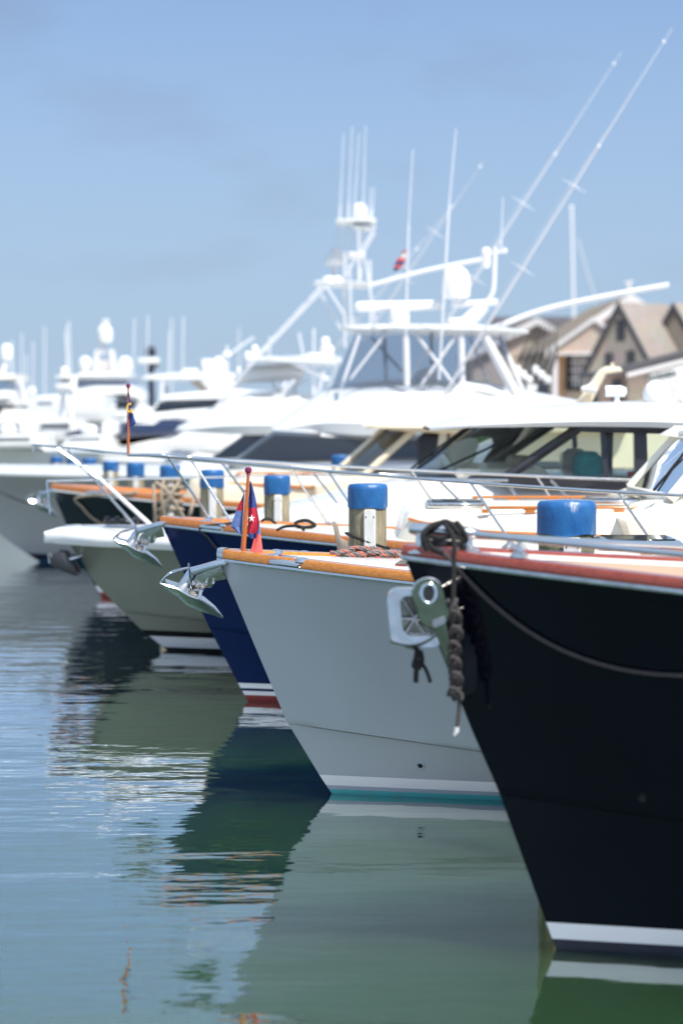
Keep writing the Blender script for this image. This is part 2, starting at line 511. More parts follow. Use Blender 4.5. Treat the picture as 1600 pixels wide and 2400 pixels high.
# ------------------------------------------------------------------ setting: water, pier
WROUGH = 0.03
def make_water():
    mb = MB()
    # real waves near the camera come from the surface's relief; one sheet to the horizon
    mb.add([(-4000, -30, 0), (4000, -30, 0), (4000, 8000, 0), (-4000, 8000, 0)], [(0, 1, 2, 3)])
    m = bpy.data.materials.new('harbour_water')
    m.use_nodes = True
    nt = m.node_tree
    b = nt.nodes['Principled BSDF']
    b.inputs['Base Color'].default_value = (0.0130, 0.038, 0.0135, 1)
    b.inputs['Subsurface Weight'].default_value = 1.0
    b.inputs['Subsurface Radius'].default_value = (0.5, 1.2, 0.7)
    b.inputs['Subsurface Scale'].default_value = 4.0
    b.inputs['Roughness'].default_value = 0.015
    b.inputs['IOR'].default_value = 1.333
    b.inputs['Specular IOR Level'].default_value = 0.0
    g = nt.nodes.new('ShaderNodeNewGeometry')
    def layer(scale, stretch, dist, detail=2.0, rough=0.5, rz=0.0):
        mp_ = nt.nodes.new('ShaderNodeMapping')
        mp_.inputs['Scale'].default_value = stretch
        mp_.inputs['Rotation'].default_value = (0, 0, rz)
        n_ = nt.nodes.new('ShaderNodeTexNoise')
        n_.inputs['Scale'].default_value = scale
        n_.inputs['Detail'].default_value = detail
        n_.inputs['Roughness'].default_value = rough
        nt.links.new(g.outputs['Position'], mp_.inputs['Vector'])
        nt.links.new(mp_.outputs['Vector'], n_.inputs['Vector'])
        ml = nt.nodes.new('ShaderNodeMath'); ml.operation = 'MULTIPLY'
        ml.inputs[1].default_value = dist
        nt.links.new(n_.outputs['Fac'], ml.inputs[0])
        return ml
    l1 = layer(0.55, (0.5, 1.0, 1), 0.030, 2, 0.5, 0.15)
    l2 = layer(2.6, (0.35, 1.0, 1), 0.0065, 2, 0.5, -0.1)
    l3 = layer(9.0, (0.45, 1.0, 1), 0.0014, 2, 0.5, 0.1)
    # the ripples are stronger in the open fairway than in the lee between the hulls
    sep = nt.nodes.new('ShaderNodeSeparateXYZ')
    nt.links.new(g.outputs['Position'], sep.inputs[0])
    mr = nt.nodes.new('ShaderNodeMapRange')
    mr.inputs['From Min'].default_value = -3.5; mr.inputs['From Max'].default_value = 0.3
    mr.inputs['To Min'].default_value = 2.3; mr.inputs['To Max'].default_value = 0.6
    nt.links.new(sep.outputs['X'], mr.inputs['Value'])
    a1 = nt.nodes.new('ShaderNodeMath'); a1.operation = 'ADD'
    nt.links.new(l2.outputs[0], a1.inputs[0]); nt.links.new(l3.outputs[0], a1.inputs[1])
    m1 = nt.nodes.new('ShaderNodeMath'); m1.operation = 'MULTIPLY'
    nt.links.new(a1.outputs[0], m1.inputs[0]); nt.links.new(mr.outputs[0], m1.inputs[1])
    a2 = nt.nodes.new('ShaderNodeMath'); a2.operation = 'ADD'
    nt.links.new(l1.outputs[0], a2.inputs[0]); nt.links.new(m1.outputs[0], a2.inputs[1])
    bp = nt.nodes.new('ShaderNodeBump')
    bp.inputs['Strength'].default_value = 1.0
    bp.inputs['Distance'].default_value = 1.0
    nt.links.new(a2.outputs[0], bp.inputs['Height'])
    nt.links.new(bp.outputs['Normal'], b.inputs['Normal'])
    fr = nt.nodes.new('ShaderNodeFresnel'); fr.inputs['IOR'].default_value = 1.36
    nt.links.new(bp.outputs['Normal'], fr.inputs['Normal'])
    fm = nt.nodes.new('ShaderNodeMath'); fm.operation = 'MULTIPLY_ADD'; fm.use_clamp = True
    fm.inputs[1].default_value = 1.85; fm.inputs[2].default_value = 0.04
    nt.links.new(fr.outputs[0], fm.inputs[0])
    gl = nt.nodes.new('ShaderNodeBsdfGlossy'); gl.inputs['Roughness'].default_value = WROUGH
    gl.inputs['Color'].default_value = (0.97, 0.98, 0.98, 1)
    nt.links.new(bp.outputs['Normal'], gl.inputs['Normal'])
    mxs = nt.nodes.new('ShaderNodeMixShader')
    nt.links.new(fm.outputs[0], mxs.inputs['Fac'])
    nt.links.new(b.outputs[0], mxs.inputs[1]); nt.links.new(gl.outputs[0], mxs.inputs[2])
    nt.links.new(mxs.outputs[0], nt.nodes['Material Output'].inputs['Surface'])
    o = build('water', mb, m)
    struct(o)
make_water()

# ------------------------------------------------------------------ boats
class Boat:
    """bow points to -X; s is the distance aft of the bow"""
    def __init__(s, name, label, d, stem_px, L=12.0, B=1.95, Bw=1.45, pw=1.35, ps=2.25, Ls=6.5, Lw=8.0,
                 drop=0.088, knuckle=None, kslope=0.10, cat='boat', group=None, kw=0.03):
        s.d = d
        s.stem = sorted([(Z(py, d), X(px, d)) for px, py in stem_px])
        s.z0 = s.stem[-1][0]; s.x0 = s.stem[-1][1]
        s.L, s.B, s.Bw, s.pw, s.ps, s.Ls, s.Lw, s.drop = L, B, Bw, pw, ps, Ls, Lw, drop
        s.kn = knuckle; s.ks = kslope; s.kw = kw
        s.root = thing(name, label, cat, (s.x0, d, 0), group)
        ss = [0, .015, .04, .08, .14, .22, .33, .46, .62, .8, 1.0, 1.25, 1.55, 1.9, 2.3, 2.8, 3.4, 4.1, 5, 6, 7.2, 8.6, 10.2]
        s.ss = [q for q in ss if q < L - 0.5] + [L]
    def xs(s, z): return interp(s.stem, z)
    def zs(s, q): return s.z0 - s.drop * q + 0.0048 * q * q if q < 9 else s.z0 - s.drop * 9 + 0.0048 * 81
    def half(s, z, q):
        w = max(0.0, min(1.0, z / s.z0))
        ll = lerp(s.Lw, s.Ls, w); p = lerp(s.pw, s.ps, w ** 0.8); bb = lerp(s.Bw, s.B, w ** 0.7)
        return bb * (1 - (1 - min(q / ll, 1)) ** p) + 0.012
    def zk(s, q): return max(0.2, s.kn - s.ks * q)
    def sheer(s, q, side, inset=0.0, up=0.0):
        b = max(0.0, s.half(s.z0, max(q, 0)) - inset)
        return Vector((s.x0 + q, s.d + side * b, s.zs(max(q, 0)) + up))
    def row(s, kind, side, off=0.0):
        out = []
        for q in s.ss:
            if kind[0] == 'z': zst = z = kind[1]
            elif kind[0] == 'k':
                zst = s.kn + kind[1]; z = s.zk(q) + kind[1]
            else:
                t = kind[1]
                base0 = s.kn if s.kn else kind[2]; base = s.zk(q) if s.kn else kind[2]
                zst = lerp(base0, s.z0, t); z = lerp(base, s.zs(q), t)
            b = s.half(zst, q) + off * min(1, q / 0.25 + 0.1)
            out.append((s.xs(zst) + q, s.d + side * b, z))
        return out
    def hull(s, hullmat, bands, bottom):
        """bands: [(z_top, z_bottom, material, name)] from the top stripe down to the water"""
        top = bands[0][0] if bands else 0.0
        mb = MB()
        for side in (-1, 1):
            rows = [s.row(('z', top), side)]
            if s.kn:
                rows += [s.row(('k', -0.014), side)]
                mb.grid(rows)
                rows = [s.row(('k', -0.012), side, 0.0), s.row(('k', 0), side, s.kw), s.row(('k', 0.03), side, s.kw)]
                rows += [s.row(('u', t, top), side, s.kw * (1 - t) ** 2) for t in (0.12, .25, .38, .5, .62, .74, .86, .94, 1.0)]
            else:
                rows += [s.row(('u', t, top), side) for t in (0.1, .2, .3, .4, .5, .6, .7, .8, .9, 1.0)]
            mb.grid(rows)
        # transom
        a = [r[-1] for r in [s.row(('z', top), -1), s.row(('u', 0.5, top), -1), s.row(('u', 1, top), -1)]]
        c = [r[-1] for r in [s.row(('z', top), 1), s.row(('u', 0.5, top), 1), s.row(('u', 1, top), 1)]]
        mb.grid([a, c])
        build('hull', mb, hullmat, s.root, 50)
        for (zt, zb, m, nm) in bands:
            b2 = MB()
            for side in (-1, 1):
                b2.grid([s.row(('z', zb), side), s.row(('z', zt), side)])
            build(nm, b2, m, s.root, 50)
        zb = bands[-1][1] if bands else 0.0
        b3 = MB()
        for side in (-1, 1):
            b3.grid([s.row(('z', -0.35), side), s.row(('z', -0.1), side), s.row(('z', zb), side)])
        build('bottom_paint', b3, bottom, s.root, 50)
    def deck(s, m, camber=0.06, inset=0.03, down=0.0, name='deck'):
        mb = MB(); rows = []
        for q in s.ss:
            a = s.sheer(q, -1, inset, -down); c = s.sheer(q, 1, inset, -down)
            row = []
            for k in range(9):
                t = k / 8
                v = a.lerp(c, t); v.z += camber * (1 - (2 * t - 1) ** 2) * min(1, q / 1.5)
                row.append(v)
            rows.append(row)
        mb.grid(rows)
        return build(name, mb, m, s.root, 60)
    def rail_profile(s, prof, mi=0, mb=None, q0=0.0, q1=None, tip=True):
        """sweep a profile [(inset, up)] along both sheers, meeting at the bow"""
        mb = mb or MB()
        qs = [q for q in s.ss if q >= q0 and (q1 is None or q <= q1)]
        path = [(q, -1) for q in reversed(qs)] + [(q, 1) for q in qs]
        rows = []
        for (q, sd) in path:
            rr = []
            for (ins, up) in prof:
                v = s.sheer(q, sd, 0, up)
                # inset along the plan normal, limited at the tip
                q2 = max(q, 0.001)
                e = 0.02
                db = (s.half(s.z0, q2 + e) - s.half(s.z0, q2)) / e
                nl = math.hypot(db, 1)
                nx, ny = -db / nl, 1 / nl
                v.x -= nx * ins
                v.y -= sd * ny * ins
                if sd * (v.y - s.d) < 0.0: v.y = s.d + sd * 0.0
                rr.append(v)
            rows.append(rr)
        mb.grid(rows, mi, True)
        return mb
    def toe_rail(s, m, h=0.06, w=0.055, lift=0.0, q1=None, name='toe_rail'):
        pr = [(-0.012, lift), (-0.016, lift + h * 0.45), (-0.006, lift + h * 0.9), (w * 0.4, lift + h), (w * 0.85, lift + h * 0.92), (w, lift + h * 0.5), (w, lift)]
        return build(name, s.rail_profile(pr, q1=q1), m, s.root, 50)
    def rub(s, m, h=0.03, out=0.02, lift=0.0, name='rub_rail'):
        pr = [(0.004, lift - h), (-out * 0.8, lift - h * 0.85), (-out, lift - h * 0.5), (-out * 0.8, lift - h * 0.12), (0.004, lift)]
        return build(name, s.rail_profile(pr), m, s.root, 50)

def along(b, qs, side, inset, up):
    return [b.sheer(q, side, inset, up(q) if callable(up) else up) for q in qs]

# ================================================================== 1. black yacht (nearest)
D1 = 11.33
bk = Boat('motor_yacht', 'glossy black motor yacht with red mahogany toe rail and low steel rail, nearest of all', D1,
          [(945, 1298), (1022, 1500), (1100, 1700), (1166, 1850), (1302, 2225), (1345, 2340)], knuckle=0.74, kslope=0.085, cat='motor yacht', group='moored boats with their bows in a row', drop=0.092, kw=0.012)
bk.hull(BLACKH, [(0.131, 0.054, WSTRIPE, 'boot_stripe')], NAVYB)
bk.deck(TEAKD, camber=0.04, inset=0.05)
bk.toe_rail(MAHOG, h=0.05, w=0.075)
bk.rub(STEELR, h=0.032, out=0.018)
# inner white waterway beside the toe rail
w_ = bk.rail_profile([(0.08, 0.006), (0.08, 0.03), (0.15, 0.03), (0.15, 0.006)], q0=0.3)
build('waterway', w_, WHITE, bk.root)
# low steel grab rail
rail = MB()
qs = [0.33, .45, .62, .8, 1.0, 1.25, 1.55, 1.9, 2.3, 2.8, 3.4, 4.1]
for side in (-1, 1):
    rail.tube(along(bk, qs, side, 0.045, lambda q: (0.125 + 0.022 * min(1, q / 1.2)) if side < 0 else 0.105 + 0.0 * q), 0.0165, 12)
rl = build('grab_rail', rail, STEEL, bk.root)
for side in (-1, 1):
    for q in (0.52, 1.75, 3.0):
        f = bk.sheer(q, side, 0.045, 0.05); t = bk.sheer(q, side, 0.045, (0.125 + 0.022 * min(1, q / 1.2)) if side < 0 else 0.105)
        sb = MB(); sb.tube([f, t], 0.012, 10)
        sb.lathe(f, [(0.042, 0), (0.042, 0.012), (0.03, 0.022), (0.016, 0.03), (0.014, 0.05)], 18)
        build('stanchion', sb, STEEL, rl)
# bow fairlead with double posts, horn bar on top
def steel_bitts(root, d):
    mb = MB()
    for px in (985, 1095):
        c = P(px, 1288, d)
        mb.lathe(c, [(0.055, -0.012), (0.055, 0.0), (0.04, 0.01), (0.026, 0.02), (0.022, 0.06), (0.026, 0.085), (0.022, 0.10)], 18)
    a = P(957, 1239, d); bb = P(1125, 1252, d)
    pts = smooth([a, a.lerp(bb, .12), a.lerp(bb, .3), a.lerp(bb, .7), a.lerp(bb, .88), bb], 4)
    n = len(pts)
    rr = [0.012 + 0.022 * math.sin(math.pi * min(1, max(0, (i / (n - 1)))) ) ** 0.5 for i in range(n)]
    mb.tube(pts, rr, 12)
    mb.box(P(1040, 1294, d), (0.34, 0.12, 0.016), 0, 0.006)
    mb.tube([P(985, 1268, d), P(1095, 1274, d)], 0.010, 10)
    return build('mooring_bitts', mb, STEEL, root)
steel_bitts(bk.root, D1 - 0.02)
# stem plate with hawse ring
def oval_plate(c0, c1, w, t, n=28):
    """stadium plate standing in the X-Z plane between c0 and c1"""
    mb = MB()
    ax = (c1 - c0); l = ax.length; ax.normalize()
    sd = Vector((ax.z, 0, -ax.x))
    ring = []
    for k in range(n):
        a = 2 * math.pi * k / n
        q = sd * math.cos(a) * w
        v = ax * math.sin(a) * w
        ring.append((c1 if math.sin(a) >= 0 else c0) + q + v)
    rows = [[v + Vector((0, y, 0)) + (Vector((0, 0, 0))) for v in ring] for y in (-t, -t * 0.6, t * 0.6, t)]
    cen = (c0 + c1) / 2
    rows[0] = [cen + (v - cen) * 0.94 for v in rows[0]]; rows[3] = [cen + (v - cen) * 0.94 for v in rows[3]]
    for v in rows[0]: v.y = c0.y - t
    for v in rows[3]: v.y = c0.y + t
    o = len(mb.v)
    mb.grid(rows, 0, True)
    mb.f.append(tuple(o + k for k in range(n))[::-1]); mb.m.append(0)
    mb.f.append(tuple(o + 3 * n + k for k in range(n))); mb.m.append(0)
    return mb
dA = D1 - 0.10
dP = dA - 0.16
pl = oval_plate(P(1016, 1440, dP), P(1002, 1390, dP), 0.074, 0.014)
zt_ = P(0, 1350, dP).z
pl.v = [(v[0], v[1] + (zt_ - v[2]) * .28, v[2]) for v in pl.v]
build('stem_plate', pl, STEELR, bk.root, 20)
hr = MB(); c = P(1004, 1392, dP - 0.001)
hr.tube([c + Vector((0.034 * math.cos(a), 0, 0.044 * math.sin(a))) for a in [2 * math.pi * k / 24 for k in range(24)]], 0.011, 10, closed=True)
build('hawse_ring', hr, STEEL, bk.root)
hp = MB(); hp.lathe(P(1004, 1392, dP - 0.003), [(0.0, -0.001), (0.03, 0.0), (0.03, 0.004)], 20, axis='y')
build('hawse_hole', hp, PLASTB, bk.root)
tg = MB(); tg.prof([(X(px, dA), Z(py, dA)) for px, py in ((1012, 1462), (1040, 1450), (1058, 1530), (1086, 1640), (1078, 1652), (1048, 1560))], dP - 0.01, dA + 0.03, 0, 0.005)
zg_ = P(0, 1450, dP).z
tg.v = [(v[0], v[1] + (zg_ - v[2]) * .42, v[2]) for v in tg.v]
build('stem_guard', tg, STEELR, bk.root, 20)
# roller housing: rounded square ring of flat bar seen end on, with cross rollers inside
rh = MB()
def rrect(cx, cz, hw, hh, r, n=6):
    out = []
    for (sx, sz, a0) in ((1, 1, 0), (-1, 1, 90), (-1, -1, 180), (1, -1, 270)):
        for k in range(n + 1):
            a = R(a0 + 90 * k / n)
            out.append((cx + sx * (hw - r) + r * math.cos(a), cz + sz * (hh - r) + r * math.sin(a)))
    return out
hc = P(972, 1446, dA - 0.06)
o1 = rrect(hc.x, hc.z, 0.122, 0.134, 0.06); i1 = rrect(hc.x + 0.016, hc.z + 0.010, 0.080, 0.092, 0.04)
def lean(p, y): return Vector((p[0] + (p[1] - hc.z) * -0.10, y, p[1]))
y0, y1 = hc.y - 0.05, hc.y + 0.055
rh.grid([[lean(p, y0) for p in o1], [lean(p, y1) for p in o1], [lean(p, y1) for p in i1], [lean(p, y0) for p in i1], [lean(p, y0) for p in o1]], 0, True)
ho = build('roller_housing', rh, STEELR, bk.root)
rbk = MB(); rbk.box((hc.x + .016, hc.y + 0.045, hc.z + .01), (0.155, 0.01, 0.18), 0, 0.003)
build('dark_backing', rbk, mat('darkened_steel', (0.22, 0.20, 0.16), 0.2, metal=1.0, var=0.5, vscale=14, bump=0.3, bscale=18), ho)  # dark sheet added to darken the inside of the housing
for (a, b_) in (((940, 1400), (1000, 1495)), ((1000, 1405), (948, 1488)), ((925, 1450), (1010, 1452))):
    r_ = MB(); r_.tube([P(*a, dA - 0.06), P(*b_, dA - 0.05)], 0.0085, 10)
    build('roller_pin', r_, STEELR, ho)
# curved anchor fluke lip under the housing
lipm = MB(); rows = []
for k in range(13):
    t = k / 12
    px = lerp(912, 1040, t); py = 1500 + 18 * math.sin(t * math.pi * 0.85) - 42 * t ** 2.4
    rows.append([P(px, py, dA - 0.14), P(px + 2, py + 6, dA - 0.12), P(px, py + 16 * (1 - abs(2 * t - 1)), dA), P(px, py + 4, dA + 0.10), P(px, py - 4, dA)])
lipm.grid(rows, 0, True)
build('roller_lip', lipm, STEELR, bk.root)
# drain fitting
dr = MB(); dc = P(1505, 1870, 0); 
def hull_pt(b, px, py):
    """point of the near hull side seen at px, py"""
    d = b.d
    for _ in range(12):
        z = Z(py, d); x = X(px, d)
        zst = z
        for _ in range(6):
            q = max(0, x - b.xs(zst))
            if b.kn and z > b.zk(q):
                t = (z - b.zk(q)) / max(1e-6, b.zs(q) - b.zk(q)); zst = lerp(b.kn, b.z0, min(t, 1))
            elif b.kn and z > 0.125:
                zst = lerp(0.125, b.kn, (z - 0.125) / max(1e-3, b.zk(q) - 0.125))
        d = b.d - b.half(zst, q) - (b.kw * 0.6 if b.kn and z > b.zk(q) else 0)
    return Vector((X(px, d), d, Z(py, d)))
def port(b, px, py, r, m):
    c = hull_pt(b, px, py)
    e = hull_pt(b, px + 12, py) - c; f = hull_pt(b, px, py - 12) - c
    n = f.cross(e); n.normalize()
    if n.y > 0: n = -n
    e.normalize(); f = e.cross(n); f.normalize()
    mb = MB()
    mb.tube([c + n * 0.004 + (e * math.cos(a) + f * math.sin(a)) * r for a in [2 * math.pi * k / 20 for k in range(20)]], r * 0.28, 8, closed=True)
    ring = build('drain_fitting', mb, m, b.root)
    m2 = MB(); m2.add([c + n * 0.006 + (e * math.cos(a) + f * math.sin(a)) * r * 0.7 for a in [2 * math.pi * k / 16 for k in range(16)]], [tuple(range(16))])
    build('drain_hole', m2, PLASTB, ring)
port(bk, 1505, 1870, 0.022, BLACKH)

# ropes of the black yacht
def plait(path, R0, r, turns, n=7, mi=0, mb=None, strands=3):
    mb = mb or MB()
    pts = resample(smooth(path, 8), 0.006)
    m = len(pts)
    for k in range(strands):
        q = []
        for i, p in enumerate(pts):
            a = 2 * math.pi * (i / m * turns + k / strands)
            t = pts[min(i + 1, m - 1)] - pts[max(i - 1, 0)]; t.normalize()
            u = Vector((0, 1, 0)).cross(t); u.normalize(); w = t.cross(u)
            q.append(p + u * math.cos(a) * R0 + w * math.sin(a) * R0 * 0.8)
        mb.tube(q, r, n, mi)
    return mb
dR = D1 - 0.13
lash = MB()
lash.tube(smooth([P(1000, 1290, dR), P(990, 1255, dR - .02), P(1012, 1232, dR), P(1045, 1225, dR + .03), P(1078, 1238, dR + .08), P(1085, 1270, dR + .1), P(1060, 1280, dR + .1)], 6), 0.0125, 8)
lash.tube(smooth([P(1000, 1262, dR + .15), P(1015, 1240, dR + .02), P(1045, 1222, dR), P(1075, 1250, dR), P(1090, 1268, dR + .03)], 6), 0.0125, 8)
lash.tube(smooth([P(1005, 1255, dR + .02), P(1030, 1262, dR - .01), P(1060, 1258, dR - .01), P(1095, 1266, dR + .02)], 6), 0.0125, 8)
lash.tube(smooth([P(1010, 1272, dR + .02), P(1040, 1276, dR - .01), P(1075, 1274, dR)], 6), 0.0125, 8)
lash.tube(smooth([P(1010, 1232, dR + .06), P(1000, 1250, dR + .02), P(1010, 1282, dR), P(1040, 1298, dR - .02)], 6), 0.0125, 8)
lash.tube(smooth([P(1070, 1225, dR + .06), P(1082, 1240, dR), P(1092, 1262, dR + .01)], 6), 0.0125, 8)
lash.tube(smooth([P(1040, 1224, dR), P(1062, 1262, dR - .04), P(1064, 1320, dR - .05), P(1062, 1400, dR - .06), P(1066, 1430, dR - .06)], 6), 0.0115, 8)
tag(build('lashing_rope', lash, ROPEB), 'black rope lashed over the steel bitts on the black bow', 'rope')
pt = plait([P(1058, 1405, dR - .06), P(1068, 1470, dR - .05), P(1062, 1540, dR - .05), P(1072, 1640, dR - .05)], 0.0185, 0.0125, 4.2, strands=2)
for k_ in range(6):
    y_ = 1440 + k_ * 36; x_ = 1064 + 3 * math.sin(k_ * 2)
    pt.tube(smooth([P(x_ - 12, y_ + 10, dR - .07), P(x_ - 4, y_ - 8, dR - .095), P(x_ + 12, y_ + 2, dR - .09), P(x_ + 14, y_ + 18, dR - .06)], 4), 0.0105, 7)
pt.tube(smooth([P(1070, 1600, dR - .06), P(1076, 1650, dR - .05), P(1071, 1700, dR - .05), P(1070, 1705, dR - .05)], 6), 0.010, 8)
ptr = thing('plaited_rope', 'dark plaited rope hanging beside the anchor roller on the black stem', 'rope', P(1070, 1720, dR - .05))
build('plait', pt, ROPED, ptr)
we = MB(); we.tube([P(1070, 1704, dR - .05), P(1069, 1718, dR - .05)], [0.012, 0.009], 8); we.tube([P(1068, 1715, dR - .052), P(1064, 1724, dR - .05)], [0.008, 0.006], 8)
build('whipped_end', we, WORNW, ptr)
ts = MB()
ts.tube(smooth([P(978, 1522, dA), P(974, 1545, dA - .01), P(970, 1560, dA - .01), P(980, 1566, dA - .02), P(984, 1548, dA - .01)], 6), 0.013, 8)
ts.tube(smooth([P(984, 1525, dA), P(988, 1550, dA - .01), P(976, 1568, dA), P(974, 1600, dA)], 6), 0.012, 8)
ts.tube(smooth([P(980, 1548, dA), P(992, 1560, dA), P(1002, 1580, dA), P(1008, 1600, dA)], 6), 0.009, 8)
tag(build('knotted_cord', ts, ROPEB), 'short black knotted cord hanging under the anchor roller', 'cord')
mp_ = [P(1040, 1296, dR - .03)]
for (px, py, off) in ((1068, 1325, .012), (1090, 1352, .012), (1150, 1412, .012), (1230, 1475, .012), (1320, 1525, .012), (1420, 1560, .012), (1520, 1578, .012), (1640, 1584, .012)):
    v = hull_pt(bk, px, py); v.y -= off; mp_.append(v)
ml = MB(); ml.tube(smooth(mp_, 8), 0.0098, 8)
tag(build('mooring_line', ml, ROPED), 'dark mooring line sagging across the black hull side', 'rope')

# ================================================================== 2. grey yacht
D2 = 15.76
gy = Boat('motor_yacht', 'grey hulled motor yacht with orange teak rail, white and teal waterline stripes', D2,
          [(512, 1306), (590, 1496), (672, 1690), (728, 1785), (778, 1860), (830, 1945)], knuckle=0.47, kslope=0.098, cat='motor yacht', group='moored boats with their bows in a row', drop=0.085)
gy.hull(GREYH, [(0.125, 0.058, WSTRIPE, 'boot_stripe'), (0.058, 0.033, GSTRIPE, 'boot_stripe'), (0.033, -0.01, TEALB, 'boot_stripe')], TEALB)
gy.deck(WHITE, camber=0.06, inset=0.05, down=-0.03)
gy.toe_rail(TEAKO, h=0.062, w=0.085)
gy.rub(STEEL, h=0.03, out=0.02)
port(gy, 985, 1794, 0.023, GSTRIPE)
tipc = MB()
tp = gy.rail_profile([(-0.016, 0.0), (-0.02, 0.03), (-0.010, 0.058), (0.034, 0.066), (0.06, 0.06), (0.09, 0.0)], q1=0.045)
build('bow_cap', tp, STEEL, gy.root)
def chock(b, q, side, m=STEEL):
    mb = MB()
    a = b.sheer(q - 0.11, side, 0.035, 0.02); c = b.sheer(q + 0.11, side, 0.035, 0.02)
    n = (c - a).normalized()
    yaw = math.atan2(n.y, n.x)
    rt = Matrix.Rotation(yaw, 3, 'Z') @ Matrix.Rotation(-math.asin(n.z), 3, 'Y')
    mid = (a + c) / 2
    mb.box(mid, (0.24, 0.115, 0.045), 0, 0.014, rt)
    mb.box(mid + Vector((0, 0, 0.032)), (0.15, 0.05, 0.03), 0, 0.012, rt)
    mb.lathe(a + Vector((0.02, 0, 0.02)), [(0.05, 0), (0.045, 0.02), (0.02, 0.028), (0, 0.03)], 14)
    mb.lathe(c + Vector((-0.02, 0, 0.02)), [(0.05, 0), (0.045, 0.02), (0.02, 0.028), (0, 0.03)], 14)
    return build('chock', mb, m, b.root)
chock(gy, 0.46, -1); chock(gy, 0.46, 1)
# trunk cabin of the grey yacht, seen over the black bow
def trunk(b, x0, x1, hw0, hw1, zb, zt, m, name='trunk_cabin', front=0.35, nose=0.5):
    mb = MB(); rows = []
    N = 14
    for k in range(N + 1):
        t = k / N
        f = min(1, t / nose)
        w = lerp(hw0 * 0.62, hw0, math.sin(f * math.pi / 2)) if t < nose else lerp(hw0, hw1, (t - nose) / (1 - nose))
        top = zb + (zt - zb) * (1 if t > 0.12 else math.sin((t / 0.12) * math.pi / 2) ** 0.6 if t > 0 else 0.02)
        x = lerp(x0, x1, t ** 1.4)
        row = []
        for (fy, fz) in ((-1, -0.4), (-1, 0.3), (-0.97, 0.75), (-0.93, 0.92), (-0.86, 1.0), (-0.5, 1.1), (0, 1.15), (0.5, 1.1), (0.86, 1.0), (0.93, 0.92), (0.97, 0.75), (1, 0.3), (1, -0.4)):
            row.append((x + front * 0.2 * (fz - 0.3) * (1 - min(1, t * 4)), b.d + fy * w, zb + (top - zb) * fz))
        rows.append(row)
    mb.grid(rows)
    n = len(rows[0])
    mb.f.append(tuple(range(n))[::-1]); mb.m.append(0)
    return build(name, mb, m, b.root, 45)
tk2 = trunk(gy, 1.05, 5.2, 1.02, 1.15, 1.30, 1.62, OFFW)
def hatch(b, xa, xb, dc, wd, z, parent):
    mb = MB()
    mb.box(((xa + xb) / 2, dc, z + 0.02), (xb - xa, wd, 0.05), 0, 0.015)
    h_ = build('hatch', mb, STEEL, parent)
    g_ = MB(); g_.box(((xa + xb) / 2, dc, z + 0.048), (xb - xa - 0.08, wd - 0.08, 0.012), 0, 0.004)
    build('hatch_lens', g_, DARKG, h_)
    return h_
hatch(gy, 1.62, 2.12, D2 - 0.45, 0.55, 1.645, tk2)
def handrail(b, xa, xb, y, z, parent, m=TEAK, n=3, h=0.055):
    """wooden grab rail with scooped openings"""
    mb = MB()
    l = (xb - xa) / n
    mb.box(((xa + xb) / 2, y, z + h - 0.011), (xb - xa, 0.028, 0.024), 0, 0.008)
    for k in range(n + 1):
        x = xa + k * l
        ww = 0.09 if 0 < k < n else 0.07
        mb.prof([(x - ww * 0.5, z), (x - ww * 0.42, z + h * 0.35), (x - ww * 0.62, z + h - 0.024), (x + ww * 0.62, z + h - 0.024), (x + ww * 0.42, z + h * 0.35), (x + ww * 0.5, z)], y - 0.0125, y + 0.0125)
    return build('handrail', mb, m, parent)
handrail(gy, 1.86, 3.3, D2 - 0.98, 1.60, tk2, TEAKO, 3)
tr = MB(); tr.tube([(1.45, D2 - 1.045, 1.42), (1.9, D2 - 1.07, 1.40), (4.5, D2 - 1.15, 1.40)], 0.014, 8)
build('teak_trim', tr, TEAKO, tk2)

# ================================================================== 3. navy-blue yacht
D3 = 20.5
bl = Boat('motor_yacht', 'royal navy blue motor yacht with teak rail, red waterline and tall steel bow rail', D3,
          [(378, 1226), (434, 1350), (490, 1470), (536, 1560), (582, 1645), (620, 1715)], knuckle=0.63, kslope=0.095, cat='motor yacht', group='moored boats with their bows in a row', drop=0.085, kw=0.015)
bl.hull(NAVYH, [(0.158, 0.115, WSTRIPE, 'boot_stripe'), (0.115, 0.092, NAVYH, 'boot_stripe'), (0.092, 0.056, WSTRIPE, 'boot_stripe'), (0.056, -0.01, REDB, 'boot_stripe')], REDB)
bl.deck(OFFW, camber=0.06, inset=0.05, down=-0.025)
bl.toe_rail(TEAK, h=0.065, w=0.085)
bl.rub(STEEL, h=0.03, out=0.018)
chock(bl, 0.46, -1); chock(bl, 0.46, 1)
tk3 = trunk(bl, 0.42, 2.95, 1.02, 1.30, 1.33, 1.65, OFFW, nose=0.35)
for side in (-1, 1):
    trm = MB(); trm.tube(smooth([(0.55, D3 + side * 0.78, 1.585), (0.72, D3 + side * 0.93, 1.55), (1.1, D3 + side * 1.035, 1.50), (2.0, D3 + side * 1.17, 1.47), (3.2, D3 + side * 1.31, 1.44)], 5), 0.014, 8)
    build('teak_trim', trm, TEAK, tk3)
hatch(bl, 0.70, 1.18, D3 - 0.42, 0.55, 1.672, tk3)
hatch(bl, 2.02, 2.50, D3 - 0.30, 0.55, 1.69, tk3)
handrail(bl, 1.16, 2.95, D3 - 1.0, 1.645, tk3, TEAK, 5)
handrail(bl, 1.16, 2.95, D3 + 1.0, 1.645, tk3, TEAK, 5)
